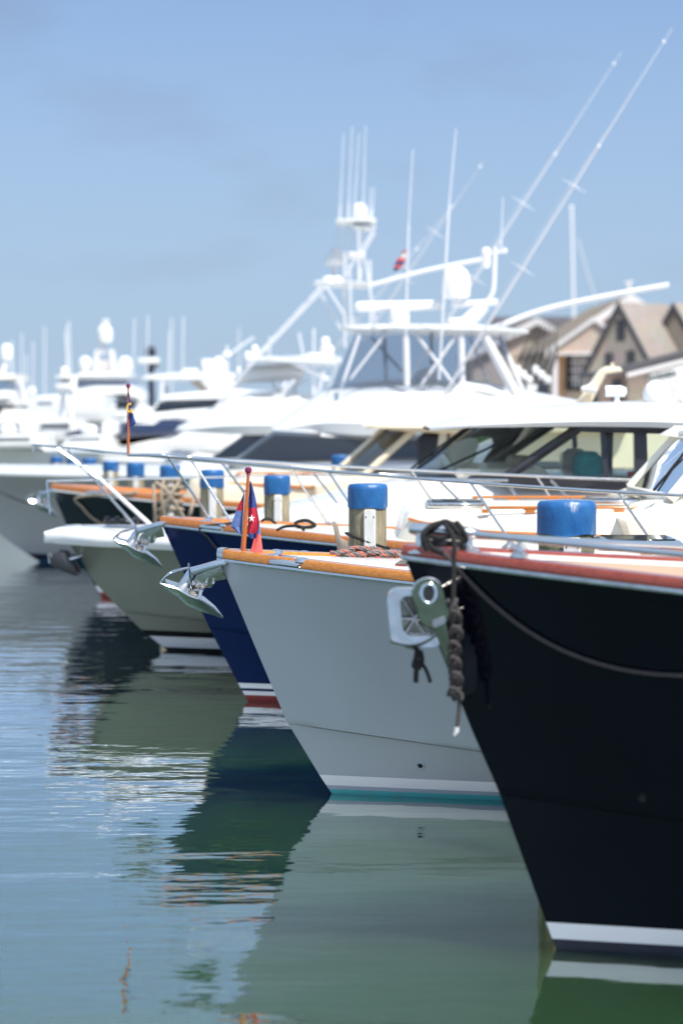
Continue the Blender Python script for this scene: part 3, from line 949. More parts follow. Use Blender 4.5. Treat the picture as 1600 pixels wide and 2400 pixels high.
# windscreen and coach roof further aft (only its foot is in the picture)
cb = MB(); cb.prof([(2.2, 1.62), (2.55, 1.76), (3.3, 1.80), (6.5, 1.74), (6.5, 1.1), (2.4, 1.1)], D3 - 1.38, D3 + 1.38, 0, 0.12)
ch = build('coachroof', cb, OFFW, bl.root)
wsm = MB()
for (y, o) in ((-1.3, 0.0), (1.3, 0.0)):
    wsm.tube([(2.60 + o, D3 + y, 1.76), (3.02 + o, D3 + y * 0.9, 2.24)], 0.05, 8)
wsm.tube([(2.62, D3 - 1.3, 1.77), (2.45, D3, 1.79), (2.62, D3 + 1.3, 1.77)], 0.04, 8)
wsm.tube([(3.02, D3 - 1.17, 2.24), (2.90, D3, 2.27), (3.02, D3 + 1.17, 2.24)], 0.04, 8)
wsf = build('windscreen_frame', wsm, OFFW, bl.root)
wg = MB(); wg.add([(2.62, D3 - 1.3, 1.77), (2.45, D3, 1.79), (2.62, D3 + 1.3, 1.77), (3.02, D3 - 1.17, 2.24), (2.90, D3, 2.27), (3.02, D3 + 1.17, 2.24)], [(0, 1, 4, 3), (1, 2, 5, 4)])
build('windscreen_glass', wg, GLASSG, wsf)
wp = MB(); wp.tube([P(1530, 1150, D3 - 1.36), P(1562, 1112, D3 - 1.36), P(1615, 1045, D3 - 1.3)], 0.011, 6); wp.tube([P(1540, 1152, D3 - 1.36), P(1575, 1100, D3 - 1.35), P(1625, 1050, D3 - 1.3)], 0.008, 6)
build('wiper', wp, PLASTB, wsf)
rf3 = MB(); rf3.prof([(2.85, 2.24), (3.0, 2.32), (5.0, 2.40), (7.0, 2.36), (7.0, 2.28), (3.0, 2.24)], D3 - 1.35, D3 + 1.35, 0, 0.08)
build('cabin_roof', rf3, OFFW, bl.root)
sd3 = MB(); sd3.prof([(3.05, 1.78), (3.3, 2.25), (6.8, 2.30), (6.8, 1.72)], D3 - 1.2, D3 + 1.2)
build('cabin_window', sd3, DARKG, bl.root)
# bow rail
rm = MB()
tip = Vector((X(300, D3), D3, Z(1066, D3)))
qs3 = [0.0, .1, .25, .5, .8, 1.2, 1.7, 2.3, 3.0, 3.8, 4.6]
for side in (-1, 1):
    pts = [tip] + [Vector((bl.x0 + q, D3 + side * max(0.14, bl.half(bl.z0, q) - 0.06), bl.zs(q) + 0.575)) for q in qs3]
    rm.tube(smooth(pts, 3), 0.0135, 10)
br3 = build('bow_rail', rm, STEEL, bl.root)
def rail_at(b, q, side, up, mn=0.14, ins=0.06): return Vector((b.x0 + q, b.d + side * max(mn, b.half(b.z0, q) - ins), b.zs(q) + up))
for side, sts in ((-1, (0.26, 1.42, 2.55, 3.68)), (1, (0.04, 1.05, 2.15, 3.3))):
    for q in sts:
        sb = MB(); f = rail_at(bl, q + 0.36, side, 0.06, 0.05); t = rail_at(bl, q, side, 0.575)
        sb.tube([f, t], 0.0115, 10); sb.lathe(f, [(0.032, 0), (0.03, 0.01), (0.014, 0.02)], 14)
        build('stanchion', sb, STEEL, br3)
# dark line over the rail and down the hull
sp = [bl.sheer(0.62, -1, -0.0, 0.075)]
for (px, py) in ((470, 1236), (490, 1262), (512, 1288), (540, 1308), (575, 1325), (640, 1345)):
    v = hull_pt(bl, px, py); v.y -= 0.012; sp.append(v)
sl = MB(); sl.tube(smooth([bl.sheer(0.72, -1, 0.2, 0.07), bl.sheer(0.66, -1, 0.08, 0.09)] + sp, 6), 0.010, 8)
tag(build('mooring_line', sl, ROPED), 'dark mooring line over the teak rail of the blue yacht', 'rope')

# ================================================================== 4. white pilothouse cruiser
D4 = 24.6
wh = Boat('cruiser', 'white pilothouse cruiser with hardtop and green tinted windows', D4,
          [(158, 1268), (190, 1310), (222, 1365), (275, 1420), (330, 1474), (395, 1526), (450, 1575)], Lw=7.0, pw=1.5, ps=2.5, B=1.95, Bw=1.5, Ls=5.5,
          knuckle=0.40, kslope=0.06, drop=0.02, cat='cruiser', group='moored boats with their bows in a row', kw=0.02)
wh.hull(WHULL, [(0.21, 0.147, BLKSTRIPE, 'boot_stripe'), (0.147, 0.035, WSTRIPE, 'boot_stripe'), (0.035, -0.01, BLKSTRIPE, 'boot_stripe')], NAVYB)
# rounded deck moulding that overhangs the stem
dm = MB(); rows = []
def whp(q, side, out, z):
    b = wh.half(wh.z0, max(q, 0)) + out if q >= 0 else 0
    return Vector((wh.x0 + q, D4 + side * b, z))
prf = [(-0.04, -0.03), (0.03, -0.02), (0.055, 0.03), (0.05, 0.08), (0.0, 0.115), (-0.12, 0.14), (-0.45, 0.17)]
for q in [-0.235, -0.22, -0.17, -0.10, 0.0, .1, .22, .4, .62, .9, 1.25, 1.7, 2.3, 3.0, 4.1, 5.5, 7.2, 9, 12]:
    fb = wh.half(wh.z0, q + 0.235) * 0.9 if q < 0.6 else wh.half(wh.z0, q) + 0.03 + 0.0
    if q < 0.6: fb = max(fb, 0.001)
    row = []
    for side in (-1, 1):
        pr = prf if side < 0 else prf[::-1]
        for (o, zz) in pr:
            b = max(0.0, fb + o * min(1, (q + 0.24) / 0.3)) if q < 0.6 else fb + o
            row.append((wh.x0 + q, D4 + side * b, wh.zs(max(q, 0)) + zz * (0.55 + 0.45 * min(1, (q + 0.235) / 0.25))))
    rows.append(row)
dm.grid(rows, 0, True)
dm.f.append(tuple(range(len(rows[0])))); dm.m.append(0)
build('deck', dm, WHITE, wh.root, 50)
# cabin trunk sloping up to the windscreen
def loft(secs):
    """secs: [(x, halfwidth, zbase, ztop)]; rounded trunk section"""
    mb = MB(); rows = []
    for (x, w, zb, zt) in secs:
        row = []
        for (fy, fz) in ((-1.0, 0.0), (-0.99, 0.5), (-0.95, 0.82), (-0.85, 0.96), (-0.6, 1.0), (0, 1.04), (0.6, 1.0), (0.85, 0.96), (0.95, 0.82), (0.99, 0.5), (1.0, 0.0)):
            row.append((x, fy * w, zb + (zt - zb) * fz))
        rows.append(row)
    mb.grid(rows)
    n = len(rows[0])
    mb.f.append(tuple(range(n))); mb.m.append(0)
    e = (len(rows) - 1) * n
    mb.f.append(tuple(e + k for k in range(n))[::-1]); mb.m.append(0)
    return mb
def shift_y(mb, d):
    mb.v = [(v[0], v[1] + d, v[2]) for v in mb.v]; return mb
build('trunk_cabin', shift_y(loft([(-1.6, 0.5, 1.0, 1.22), (-1.2, 0.85, 1.0, 1.34), (-0.4, 1.2, 1.0, 1.52), (0.4, 1.42, 1.0, 1.70), (1.0, 1.5, 1.0, 1.79), (2.5, 1.55, 1.0, 1.82), (6, 1.55, 1.0, 1.80)]), D4), WHITE, wh.root, 50)
# wheelhouse: curved windscreen, side windows, hardtop
HW = 1.52
dn = D4 - HW            # near side plane
zb4, zt4 = 1.80, 2.275
def ws4(t, up):          # t -1..1 across, up 0 bottom 1 top
    xb = 0.72 + (1.55 - 0.72) * abs(t) ** 2.2; xt = 1.32 + (2.26 - 1.32) * abs(t) ** 2.2
    return Vector((lerp(xb, xt, up), D4 + t * lerp(HW, HW - 0.10, up), lerp(zb4, zt4, up)))
g4 = MB(); g4.grid([[ws4(k / 8 - 1, u) for k in range(17)] for u in (0, 1)])
w4 = build('windscreen', g4, GLASSG, wh.root)
fr4 = MB()
for t in (-1, 1):
    fr4.tube([ws4(t, 0), ws4(t, 1)], 0.05, 8)
fr4.tube([ws4(0.0, 0), ws4(0.0, 1)], 0.025, 8)
fr4.tube([ws4(k / 8 - 1, 0) for k in range(17)], 0.02, 6)
build('windscreen_frame', fr4, DARKFR, w4)
for t in (-0.55, 0.12):
    wpm = MB(); wpm.tube([ws4(t, 0.02) + Vector((-0.03, 0, 0.03)), ws4(t - 0.16, 0.5) + Vector((-0.03, 0, 0.03)), ws4(t - 0.2, 0.92) + Vector((-0.03, 0, 0.02))], 0.012, 6)
    build('wiper', wpm, PLASTB, w4)
for side in (-1, 1):
    y = D4 + side * HW; yt = D4 + side * (HW - 0.10)
    sg = MB(); sg.add([(1.55, y, zb4), (4.6, y, zb4 - 0.03), (4.6, yt, zt4 - 0.10), (3.4, yt, zt4 - 0.03), (2.26, yt, zt4)], [(0, 1, 2, 3, 4)])
    sw = build('side_window', sg, GLASSG, wh.root)
    fm = MB()
    for (xa, xb_, w) in ((2.52, 2.50, 0.05), (2.86, 2.86, 0.12), (3.18, 3.16, 0.05), (4.1, 4.05, 0.12)):
        fm.prof([(xa - w / 2, 0), (xa + w / 2, 0), (xb_ + w / 2, 1), (xb_ - w / 2, 1)], -0.03, 0.03)
    fm.v = [(v[0], lerp(y, yt, v[2]) + v[1], lerp(zb4 - 0.02, zt4 - 0.01, v[2])) for v in fm.v]
    fm.prof([(1.5, zb4 - 0.085), (4.6, zb4 - 0.12), (4.6, zb4 - 0.01), (1.54, zb4 + 0.025)], y - 0.035, y + 0.035)
    fm.prof([(2.22, zt4 - 0.03), (3.4, zt4 - 0.06), (4.6, zt4 - 0.13), (4.6, zt4 - 0.06), (3.4, zt4 + 0.0), (2.2, zt4 + 0.03)], yt - 0.03, yt + 0.03)
    build('window_frame', fm, DARKFR, sw)
hb = MB()
pts_top = [(0.86, 2.275), (1.0, 2.32), (1.3, 2.38), (1.8, 2.45), (2.3, 2.49), (2.9, 2.51), (3.6, 2.49), (4.6, 2.42), (5.4, 2.34)]
pts_bot = [(5.4, 2.22), (4.6, 2.19), (3.6, 2.265), (3.0, 2.29), (2.2, 2.30), (1.3, 2.285)]
def hardtop(pt, pb, d, hw, m, parent, nose=0.6, crown=0.05):
    """roof shell: top line pt and bottom line pb [(x,z)] swept over the width with a rounded plan at the front"""
    mb = MB(); rows = []
    x0 = pt[0][0]
    def edge(x): 
        t = max(0.0, min(1, (x - x0) / nose)); return hw * (0.55 + 0.45 * math.sin(t * math.pi / 2))
    fr = (-1, -0.985, -0.94, -0.8, -0.4, 0, 0.4, 0.8, 0.94, 0.985, 1)
    tp = sorted(pt); bt = sorted(pb)
    xs = [p[0] for p in tp]
    for x, z in tp:
        e = edge(x); zb_ = interp(bt, max(x, bt[0][0])) if x >= bt[0][0] else lerp(tp[0][1], bt[0][1], (x - x0) / max(1e-6, bt[0][0] - x0))
        zb_ = min(zb_, z - 0.005)
        row = []
        for f in fr:
            dz = (z - zb_) * (1 - abs(f) ** 7) * 1.0 + crown * (1 - f * f)
            row.append((x, d + e * f, zb_ + max(0.3 * (z - zb_) if abs(f) >= 0.985 else 0, dz) - crown * 0.5 if abs(f) < 1 else zb_ + 0.25 * (z - zb_)))
        row += [(x, d + e * f * 0.985, zb_) for f in fr[::-1]]
        rows.append(row)
    mb.grid(rows, 0, True)
    n = len(rows[0])
    mb.f.append(tuple(range(n))); mb.m.append(0)
    e0 = (len(rows) - 1) * n
    mb.f.append(tuple(e0 + k for k in range(n))[::-1]); mb.m.append(0)
    return build('hardtop', mb, m, parent, 50)
ht4 = hardtop(pts_top, pts_bot, D4, HW + 0.16, WHITE, wh.root, nose=0.9)
# interior: helm console, seats
it = MB(); it.box((1.55, D4, 1.83), (0.9, 2.5, 0.1), 0, 0.04); it.box((1.85, D4 + 0.5, 1.91), (0.25, 0.7, 0.12), 0, 0.04)
build('helm_console', it, OFFW, wh.root)
for y, m in ((-0.75, TEALC), (0.65, OFFW)):
    st = MB(); st.box((2.42, D4 + y, 1.86), (0.26, 0.5, 0.36), 0, 0.06); st.box((2.3, D4 + y, 1.75), (0.42, 0.5, 0.12), 0, 0.04)
    build('helm_seat', st, m, wh.root)
rd = MB(); rd.box((2.78, dn + 0.08, 1.84), (0.085, 0.02, 0.05), 0, 0.006)
build('red_tag', rd, REDP, wh.root)
# gear on the hardtop: searchlight, twin trumpet horn
sl4 = MB(); c = P(1440, 917, D4 - 0.5)
sl4.tube([c + Vector((-0.10, 0, 0)), c + Vector((-0.095, 0, 0)), c + Vector((0.06, 0, 0)), c + Vector((0.10, 0, -0.01)), c + Vector((0.115, 0, -0.01))], [0.045, 0.056, 0.056, 0.046, 0.02], 16)
sl4.lathe(c + Vector((0.02, 0, -0.16)), [(0.055, -0.05), (0.05, 0.02), (0.028, 0.06), (0.028, 0.12)], 14)
slo = build('searchlight', sl4, PLASTW, wh.root)
le = MB(); le.lathe(c + Vector((-0.102, 0, 0)), [(0, -0.001), (0.04, 0.0), (0.042, 0.004)], 14, axis='x'); build('lens', le, PLASTB, slo)
rdm = MB(); c = P(1560, 915, D4 - 0.3)
rdm.lathe(c + Vector((-0.10, 0, -0.14)), [(0.10, 0), (0.13, 0.04), (0.135, 0.12), (0.10, 0.20), (0.05, 0.235), (0, 0.245)], 20)
rdm.lathe(c + Vector((0.2, 0.1, -0.14)), [(0.10, 0), (0.13, 0.04), (0.135, 0.12), (0.10, 0.20), (0.05, 0.235), (0, 0.245)], 20)
build('antenna_dome', rdm, PLASTW, wh.root)
rdb = MB(); rdb.box(c + Vector((0.05, 0.05, -0.05)), (0.18, 0.2, 0.26), 0, 0.04)
build('horn_box', rdb, mat('grey_plastic', (0.5, 0.49, 0.48), 0.5, var=0.05), wh.root)
# bow rails
rm = MB(); 
qs4 = [0.05, .3, .6, 1.0, 1.5, 2.1, 2.8, 3.6, 4.6]
tip4 = P(77, 1043, D4)
rm.tube(smooth([tip4] + [Vector((wh.x0 - 0.25 + q, D4 - max(.12, wh.half(wh.z0, q) - 0.05), 2.085 - 0.078 * min(q, 3.4) - 0.02 * max(0, q - 3.4))) for q in qs4], 3), 0.0125, 10)
rm.tube(smooth([P(110, 1127, D4)] + [Vector((wh.x0 - 0.1 + q, D4 + max(.1, wh.half(wh.z0, q) - 0.05), 1.725)) for q in qs4[1:]], 3), 0.012, 10)
br4 = build('bow_rail', rm, STEEL, wh.root)
for (a, b_, r) in (((160, 1054), (314, 1229), 0.013), ((135, 1052), (232, 1121), 0.012), ((232, 1121), (355, 1232), 0.021), ((110, 1127), (118, 1205), 0.008), ((78, 1044), (79, 1060), 0.007)):
    sb = MB(); sb.tube([P(*a, D4 - 0.25), P(*b_, D4 - 0.3)], r, 10)
    build('stanchion', sb, STEEL if r < 0.02 else ALU, br4)
for (a, b_) in (((520, 1085), (585, 1170)), ((735, 1110), (790, 1180)), ((1030, 1128), (1085, 1182)), ((1195, 1142), (1230, 1187)), ((1290, 1125), (1335, 1170))):
    sb = MB(); sb.tube([P(*a, D4 - 1.75), P(*b_, D4 - 1.72)], 0.012, 8)
    build('stanchion', sb, STEEL, br4)
an4 = MB(); an4.box(P(287, 1222, D4 - 0.15), (0.32, 0.22, 0.04), 0, 0.01)
for k in range(4):
    an4.tube(smooth([P(245 + k * 22, 1226, D4 - 0.2), P(252 + k * 22, 1214, D4 - 0.15), P(262 + k * 22, 1222, D4 - 0.1)], 4), 0.02, 8)
build('windlass', an4, PLASTB, wh.root)
port(wh, 354, 1438, 0.014, STEEL)

# ================================================================== 5. dark navy yacht with cream pilothouse
D5 = 31.0
nv = Boat('motor_yacht', 'dark navy motor yacht with teak rail and cream pilothouse', D5,
          [(122, 1146), (150, 1215), (180, 1290), (210, 1350), (240, 1400)], knuckle=0.6, kslope=0.09, drop=0.085, cat='motor yacht', group='moored boats with their bows in a row')
nv.hull(NAVYD, [(0.15, 0.07, WSTRIPE, 'boot_stripe')], REDB)
nv.deck(OFFW, camber=0.04, inset=0.05)
nv.toe_rail(TEAK, h=0.075, w=0.09)
nv.rub(WHITE, h=0.03, out=0.018)
chock(nv, 0.6, -1)
tk5 = trunk(nv, -2.0, 0.6, 1.0, 1.25, 1.25, 1.58, CREAM, nose=0.35)
for side in (-1, 1):
    tr5 = MB(); tr5.tube([(-1.4, D5 + side * 0.95, 1.5), (-0.5, D5 + side * 1.13, 1.46), (0.7, D5 + side * 1.27, 1.44)], 0.02, 8)
    build('teak_trim', tr5, TEAK, tk5)
handrail(nv, -1.3, 0.4, D5 - 0.95, 1.58, tk5, TEAK, 4)
cr5 = MB(); cr5.prof([(-0.35, 1.5), (0.1, 1.62), (4.5, 1.62), (4.5, 1.1), (-0.3, 1.1)], D5 - 1.35, D5 + 1.35, 0, 0.1)
build('coachroof', cr5, CREAM, nv.root)
rf5 = MB(); rf5.prof([(X(850, D5), 2.2), (X(860, D5), 2.235), (X(900, D5), 2.25), (X(1085, D5), 2.24), (3.5, 2.22), (3.5, 2.14), (X(1060, D5), 2.12), (X(960, D5), 2.14)], D5 - 1.4, D5 + 1.4, 0, 0.06)
build('cabin_roof', rf5, CREAM, nv.root)
wf5 = MB()
for y, o in ((-1.25, 0.35), (-0.45, 0.0), (0.45, 0.0), (1.25, 0.35)):
    wf5.tube([(-0.08 + o, D5 + y, 1.60), (0.55 + o, D5 + y * 0.93, 2.17)], 0.042 if abs(y) > 1 else 0.03, 8)
wf5.prof([(1.15, 1.6), (1.25, 1.6), (1.3, 2.15), (1.2, 2.15)], D5 - 1.27, D5 - 1.20)
wf5.tube([(0.27, D5 - 1.25, 1.62), (-0.08, D5 - .45, 1.62), (-0.08, D5 + .45, 1.62), (0.27, D5 + 1.25, 1.62)], 0.03, 8)
w5 = build('windscreen_frame', wf5, CREAM, nv.root)
gl5 = MB()
gl5.add([(0.27, D5 - 1.25, 1.62), (-0.08, D5 - .45, 1.62), (-0.08, D5 + .45, 1.62), (0.27, D5 + 1.25, 1.62), (0.90, D5 - 1.16, 2.17), (.55, D5 - .42, 2.17), (.55, D5 + .42, 2.17), (.9, D5 + 1.16, 2.17), (3, D5 - 1.25, 1.6), (3, D5 - 1.16, 2.15), (3, D5 + 1.25, 1.6), (3, D5 + 1.16, 2.15)],
        [(0, 1, 5, 4), (1, 2, 6, 5), (2, 3, 7, 6), (0, 4, 9, 8), (3, 10, 11, 7)])
build('windscreen_glass', gl5, VINYL, w5)
for sd in (-1, 1):
    cs5 = MB(); cs5.prof([(1.2, 1.6), (4.4, 1.6), (4.4, 2.15), (1.35, 2.15)], D5 + sd * 1.2 - .02, D5 + sd * 1.2 + .02)
    co5 = build('cabin_side', cs5, CREAM if sd < 0 else WHITE, nv.root)
in5 = MB(); in5.box((1.6, D5 + 0.2, 1.85), (1.2, 1.8, 0.5), 0, 0.08)
build('interior_seat', in5, mat('brown_upholstery', (0.22, 0.17, 0.13), 0.7, var=0.2), nv.root)
ar5 = MB()
ar5.prof([(X(px, D5), Z(py, D5)) for px, py in ((1310, 980), (1388, 868), (1404, 860), (1434, 862), (1440, 872), (1402, 878), (1360, 960), (1350, 980))], D5 - 0.9, D5 - 0.7, 0, 0.03)
ar5.tube([P(1434, 866, D5 - 0.8), P(1433, 850, D5 - 0.8)], 0.02, 8)
build('radar_arch', ar5, CREAM, nv.root)
hn = MB(); hn.lathe(P(1384, 912, D5 - 1.0), [(0.03, -.12), (0.05, -.05), (0.075, 0), (0.07, 0.05), (0, 0.08)], 14, axis='x')
build('loudhailer', hn, PLASTW, nv.root)
sp5 = [nv.sheer(1.1, -1, 0.1, 0.08), nv.sheer(1.1, -1, -0.02, 0.06)]
for (px, py) in ((183, 1165), (195, 1190), (215, 1212), (245, 1232)):
    v = hull_pt(nv, px, py); v.y -= 0.015; sp5.append(v)
sm = MB(); sm.tube(smooth(sp5, 5), 0.016, 8)
tag(build('mooring_line', sm, ROPET), 'tan mooring line hanging down the dark navy hull', 'rope')

# ================================================================== 6. grey-hulled sportfisher
D6 = 37.6
s6 = Boat('sportfishing_boat', 'grey hulled sportfishing boat with white flybridge, hardtop and black wrapped windscreen', D6,
          [(-240, 1098), (-120, 1160), (-30, 1228), (40, 1282), (95, 1317), (140, 1350)], L=15.5, B=2.5, Bw=2.0, Ls=7.5, Lw=10, drop=0.03, knuckle=None, cat='sportfishing boat', group='moored boats with their bows in a row')
s6.hull(GREYH2, [(0.13, 0.045, NAVYB, 'boot_stripe')], BLUEB)
s6.deck(WHITE, camber=0.10, inset=0.0)
s6.rub(WHITE, h=0.07, out=0.03, lift=0.03)
def xz(pts, d): return [(X(a, d), Z(b, d)) for a, b in pts]
# foredeck trunk and house
h6 = MB(); h6.prof(xz([(380, 1100), (470, 1082), (548, 1080), (650, 1003), (860, 1010), (1500, 1010), (1500, 1200), (400, 1200)], D6), D6 - 1.75, D6 + 1.75, 0, 0.25)
build('deckhouse', h6, WHITE, s6.root)
mk = MB(); mk.prof(xz([(538, 1090), (600, 1040), (648, 1005), (860, 1017), (1400, 1022), (1400, 1090)], D6), D6 - 1.79, D6 + 1.79, 0, 0.22)
build('windscreen_mask', mk, DARKG, s6.root)
fl6 = hardtop(xz([(640, 1003), (668, 985), (700, 962), (735, 938), (775, 915), (830, 903), (900, 898), (1010, 898), (1120, 902), (1240, 925), (1420, 960)], D6),
              xz([(650, 1006), (760, 1010), (860, 1018), (1100, 1012), (1420, 1010)], D6), D6, 2.05, WHITE, s6.root, nose=2.2, crown=0.12)
fl6.name = 'flybridge'
cw = MB(); cw.prof(xz([(955, 910), (975, 875), (995, 862), (1018, 866), (1045, 910)], D6), D6 - 0.5, D6 + 0.5, 0, 0.1)
cw.prof(xz([(1040, 915), (1070, 895), (1130, 905), (1200, 935), (1200, 950), (1040, 950)], D6), D6 - 1.6, D6 + 1.6, 0, 0.1)
build('helm_pod', cw, WHITE, s6.root)
ht6 = hardtop(xz([(800, 768), (830, 764), (900, 763), (1050, 763), (1150, 766), (1222, 777)], D6), xz([(805, 779), (900, 779), (1100, 783), (1222, 786)], D6), D6, 1.55, WHITE, s6.root, nose=0.6, crown=0.03)
ht6.name = 'hardtop'
en = MB()
for sd in (-1, 1):
    en.add([P(832, 782, D6 + sd * 1.35), P(1190, 786, D6 + sd * 1.35), P(1190, 930, D6 + sd * 1.5), P(772, 915, D6 + sd * 1.5)], [(0, 1, 2, 3)])
en.add([P(826, 782, D6 - 1.35), P(826, 782, D6 + 1.35), P(768, 912, D6 + 1.5), P(768, 912, D6 - 1.5)], [(0, 1, 2, 3)])
build('clear_enclosure', en, VINYL, s6.root)
def poles(name, segs, root, m=ALU, n=8):
    for (a, b_, r, y) in segs:
        mb = MB(); mb.tube([P(*a, y[0] if isinstance(y, tuple) else y), P(*b_, y[1] if isinstance(y, tuple) else y)], r, n)
        build(name, mb, m, root)
n6, f6 = D6 - 1.45, D6 + 1.45
poles('hardtop_leg', [((842, 785), (798, 912), .028, n6), ((950, 783), (953, 905), .05, n6), ((1080, 785), (1082, 920), .05, n6), ((1134, 788), (1222, 950), .075, n6), ((1170, 790), (1240, 955), .04, f6),
                      ((900, 785), (905, 900), .03, f6), ((1010, 785), (1012, 900), .03, f6)], s6.root)
poles('brace', [((905, 780), (820, 890), .02, n6), ((975, 785), (1065, 905), .025, n6), ((1068, 788), (985, 905), .025, n6), ((870, 790), (950, 880), .02, f6), ((1100, 790), (1170, 960), .018, f6)], s6.root)
# radar, domes and mast on the hardtop
ra = MB(); ra.tube([P(833, 719, D6 - .4), P(836, 719, D6 - .4), P(1036, 715, D6 + .4), P(1040, 715, D6 + .4)], [0.05, 0.075, 0.075, 0.05], 10)
ra.lathe(P(935, 760, D6), [(0.14, 0), (0.16, 0.06), (0.14, 0.18), (0.06, 0.24), (0.05, 0.28)], 16)
build('open_array_radar', ra, PLASTW, s6.root)
def dome(root, px, py_bot, w_px, h_px, d, m=PLASTW, name='satellite_dome'):
    r = w_px / 2 * d / F; h = h_px * d / F
    c = P(px, py_bot, d)
    mb = MB(); mb.lathe(c, [(r * 0.55, 0), (r * 0.92, h * 0.03), (r * 0.98, h * 0.12), (r, h * 0.3), (r, h * 0.5), (r * 0.95, h * 0.68), (r * 0.78, h * 0.85), (r * 0.5, h * 0.96), (r * 0.2, h * 0.995), (0, h)], 24)
    return build(name, mb, m, root)
dome(s6.root, 935, 763, 46, 46, D6 - .3)
dome(s6.root, 1068, 700, 66, 76, D6)
poles('dome_stand', [((1066, 702), (1066, 718), .06, D6), ((1058, 715), (1165, 708), .05, D6)], s6.root)
mm = MB(); mm.tube(smooth([P(1085, 766, D6), P(1110, 740, D6), P(1135, 715, D6)], 3), [0.15, 0.13, .12, .12, .11, .1, .09], 10)
mm.tube(smooth([P(1135, 715, D6), P(1152, 690, D6), P(1157, 660, D6), P(1159, 578, D6)], 4), 0.035, 10)
mm.tube([P(1161, 590, D6), P(1182, 592, D6)], 0.018, 8)
mm.lathe(P(1182, 592, D6), [(0.04, 0), (0.035, 0.06), (0, 0.08)], 10)
build('electronics_mast', mm, ALU, s6.root)
cm = MB(); cm.lathe(P(1138, 628, D6 - .1), [(0.05, 0), (0.07, 0.1), (0.06, 0.16), (0.075, 0.2), (0.08, 0.26), (0.05, 0.31), (0, 0.32)], 14)
build('camera_dome', cm, PLASTW, s6.root)
sl6 = MB(); sl6.box(P(1068, 752, D6 - .5), (0.22, 0.2, 0.08), 0, 0.02)
build('spotlight', sl6, PLASTW, s6.root)
def whip(root, top, mid, bot, d, r=0.02, name='antenna'):
    mb = MB()
    mb.tube([P(*bot, d), P(*mid, d)], r, 8)
    mb.tube([P(*mid, d), P(*top, d)], [r * 0.62, r * 0.4], 8)
    return build(name, mb, ALU, root)
whip(s6.root, (967, 350), (957, 524), (950, 783), D6 - 1.6, 0.015)
whip(s6.root, (1068, 301), (1051, 488), (1028, 890), D6 - 1.7, 0.018)
whip(s6.root, (1178, 462), (1174, 560), (1172, 592), D6, 0.015)
# outriggers: long tapering poles with spreader stars
def outrigger(root, base, tip_, d, r, stars, joints=()):
    a, b_ = P(*base, d), P(*tip_, d)
    mb = MB(); mb.tube([a.lerp(b_, t) for t in (0, .33, .66, 1)], [r, r * .8, r * .55, r * .28], 8)
    o = build('outrigger', mb, GALU, root)
    ax = (b_ - a).normalized(); sd = Vector((0, 1, 0)); up = ax.cross(sd)
    for t, rr in stars:
        c = a.lerp(b_, t); st = MB()
        st.lathe(c, [(0, -.028), (0.028, 0), (0, 0.028)], 10)
        for k in range(3):
            an = math.pi * k / 3 + 0.4
            v = (sd * math.cos(an) + up * math.sin(an)) * rr
            st.tube([c - v, c + v], 0.0035, 6)
        build('spreader', st, ALU, o)
    wr = MB()
    for k in (0.4, 1.5, 2.5):
        off = (sd * math.cos(k) + up * math.sin(k)) * 0.07
        pts = [a] + [a.lerp(b_, t) + off * (rr / 0.2) for t, rr in stars] + [a.lerp(b_, 0.78)]
        wr.tube(pts, 0.0018, 5)
    build('stay_wire', wr, GALU, o)
    tp = MB(); tp.lathe(a.lerp(b_, 0.965), [(0, -.035), (0.02, -.015), (0.02, .015), (0, .035)], 8); tp.lathe(a.lerp(b_, 0.70), [(0, -.04), (0.028, 0), (0, .04)], 8)
    build('halyard_ring', tp, PLASTW, o)
    return o
outrigger(s6.root, (1000, 990), (1574, 66), D6 - 1.7, 0.022, ((0.39, 0.2), (0.60, 0.2)))
outrigger(s6.root, (940, 920), (1455, 122), D6 + 1.9, 0.019, ((0.335, 0.2), (0.555, 0.22)))
def boom(name, pts, d, r, root):
    mb = MB(); mb.tube(smooth([P(*p, d) for p in pts], 5), r, 10)
    return build(name, mb, ALU, root)
boom('teaser_boom', [(868, 669), (1000, 634), (1131, 608)], D6 + .8, 0.036, s6.root)
boom('teaser_boom', [(1142, 774), (1270, 727), (1420, 694), (1566, 668)], D6 - 1.2, 0.041, s6.root)

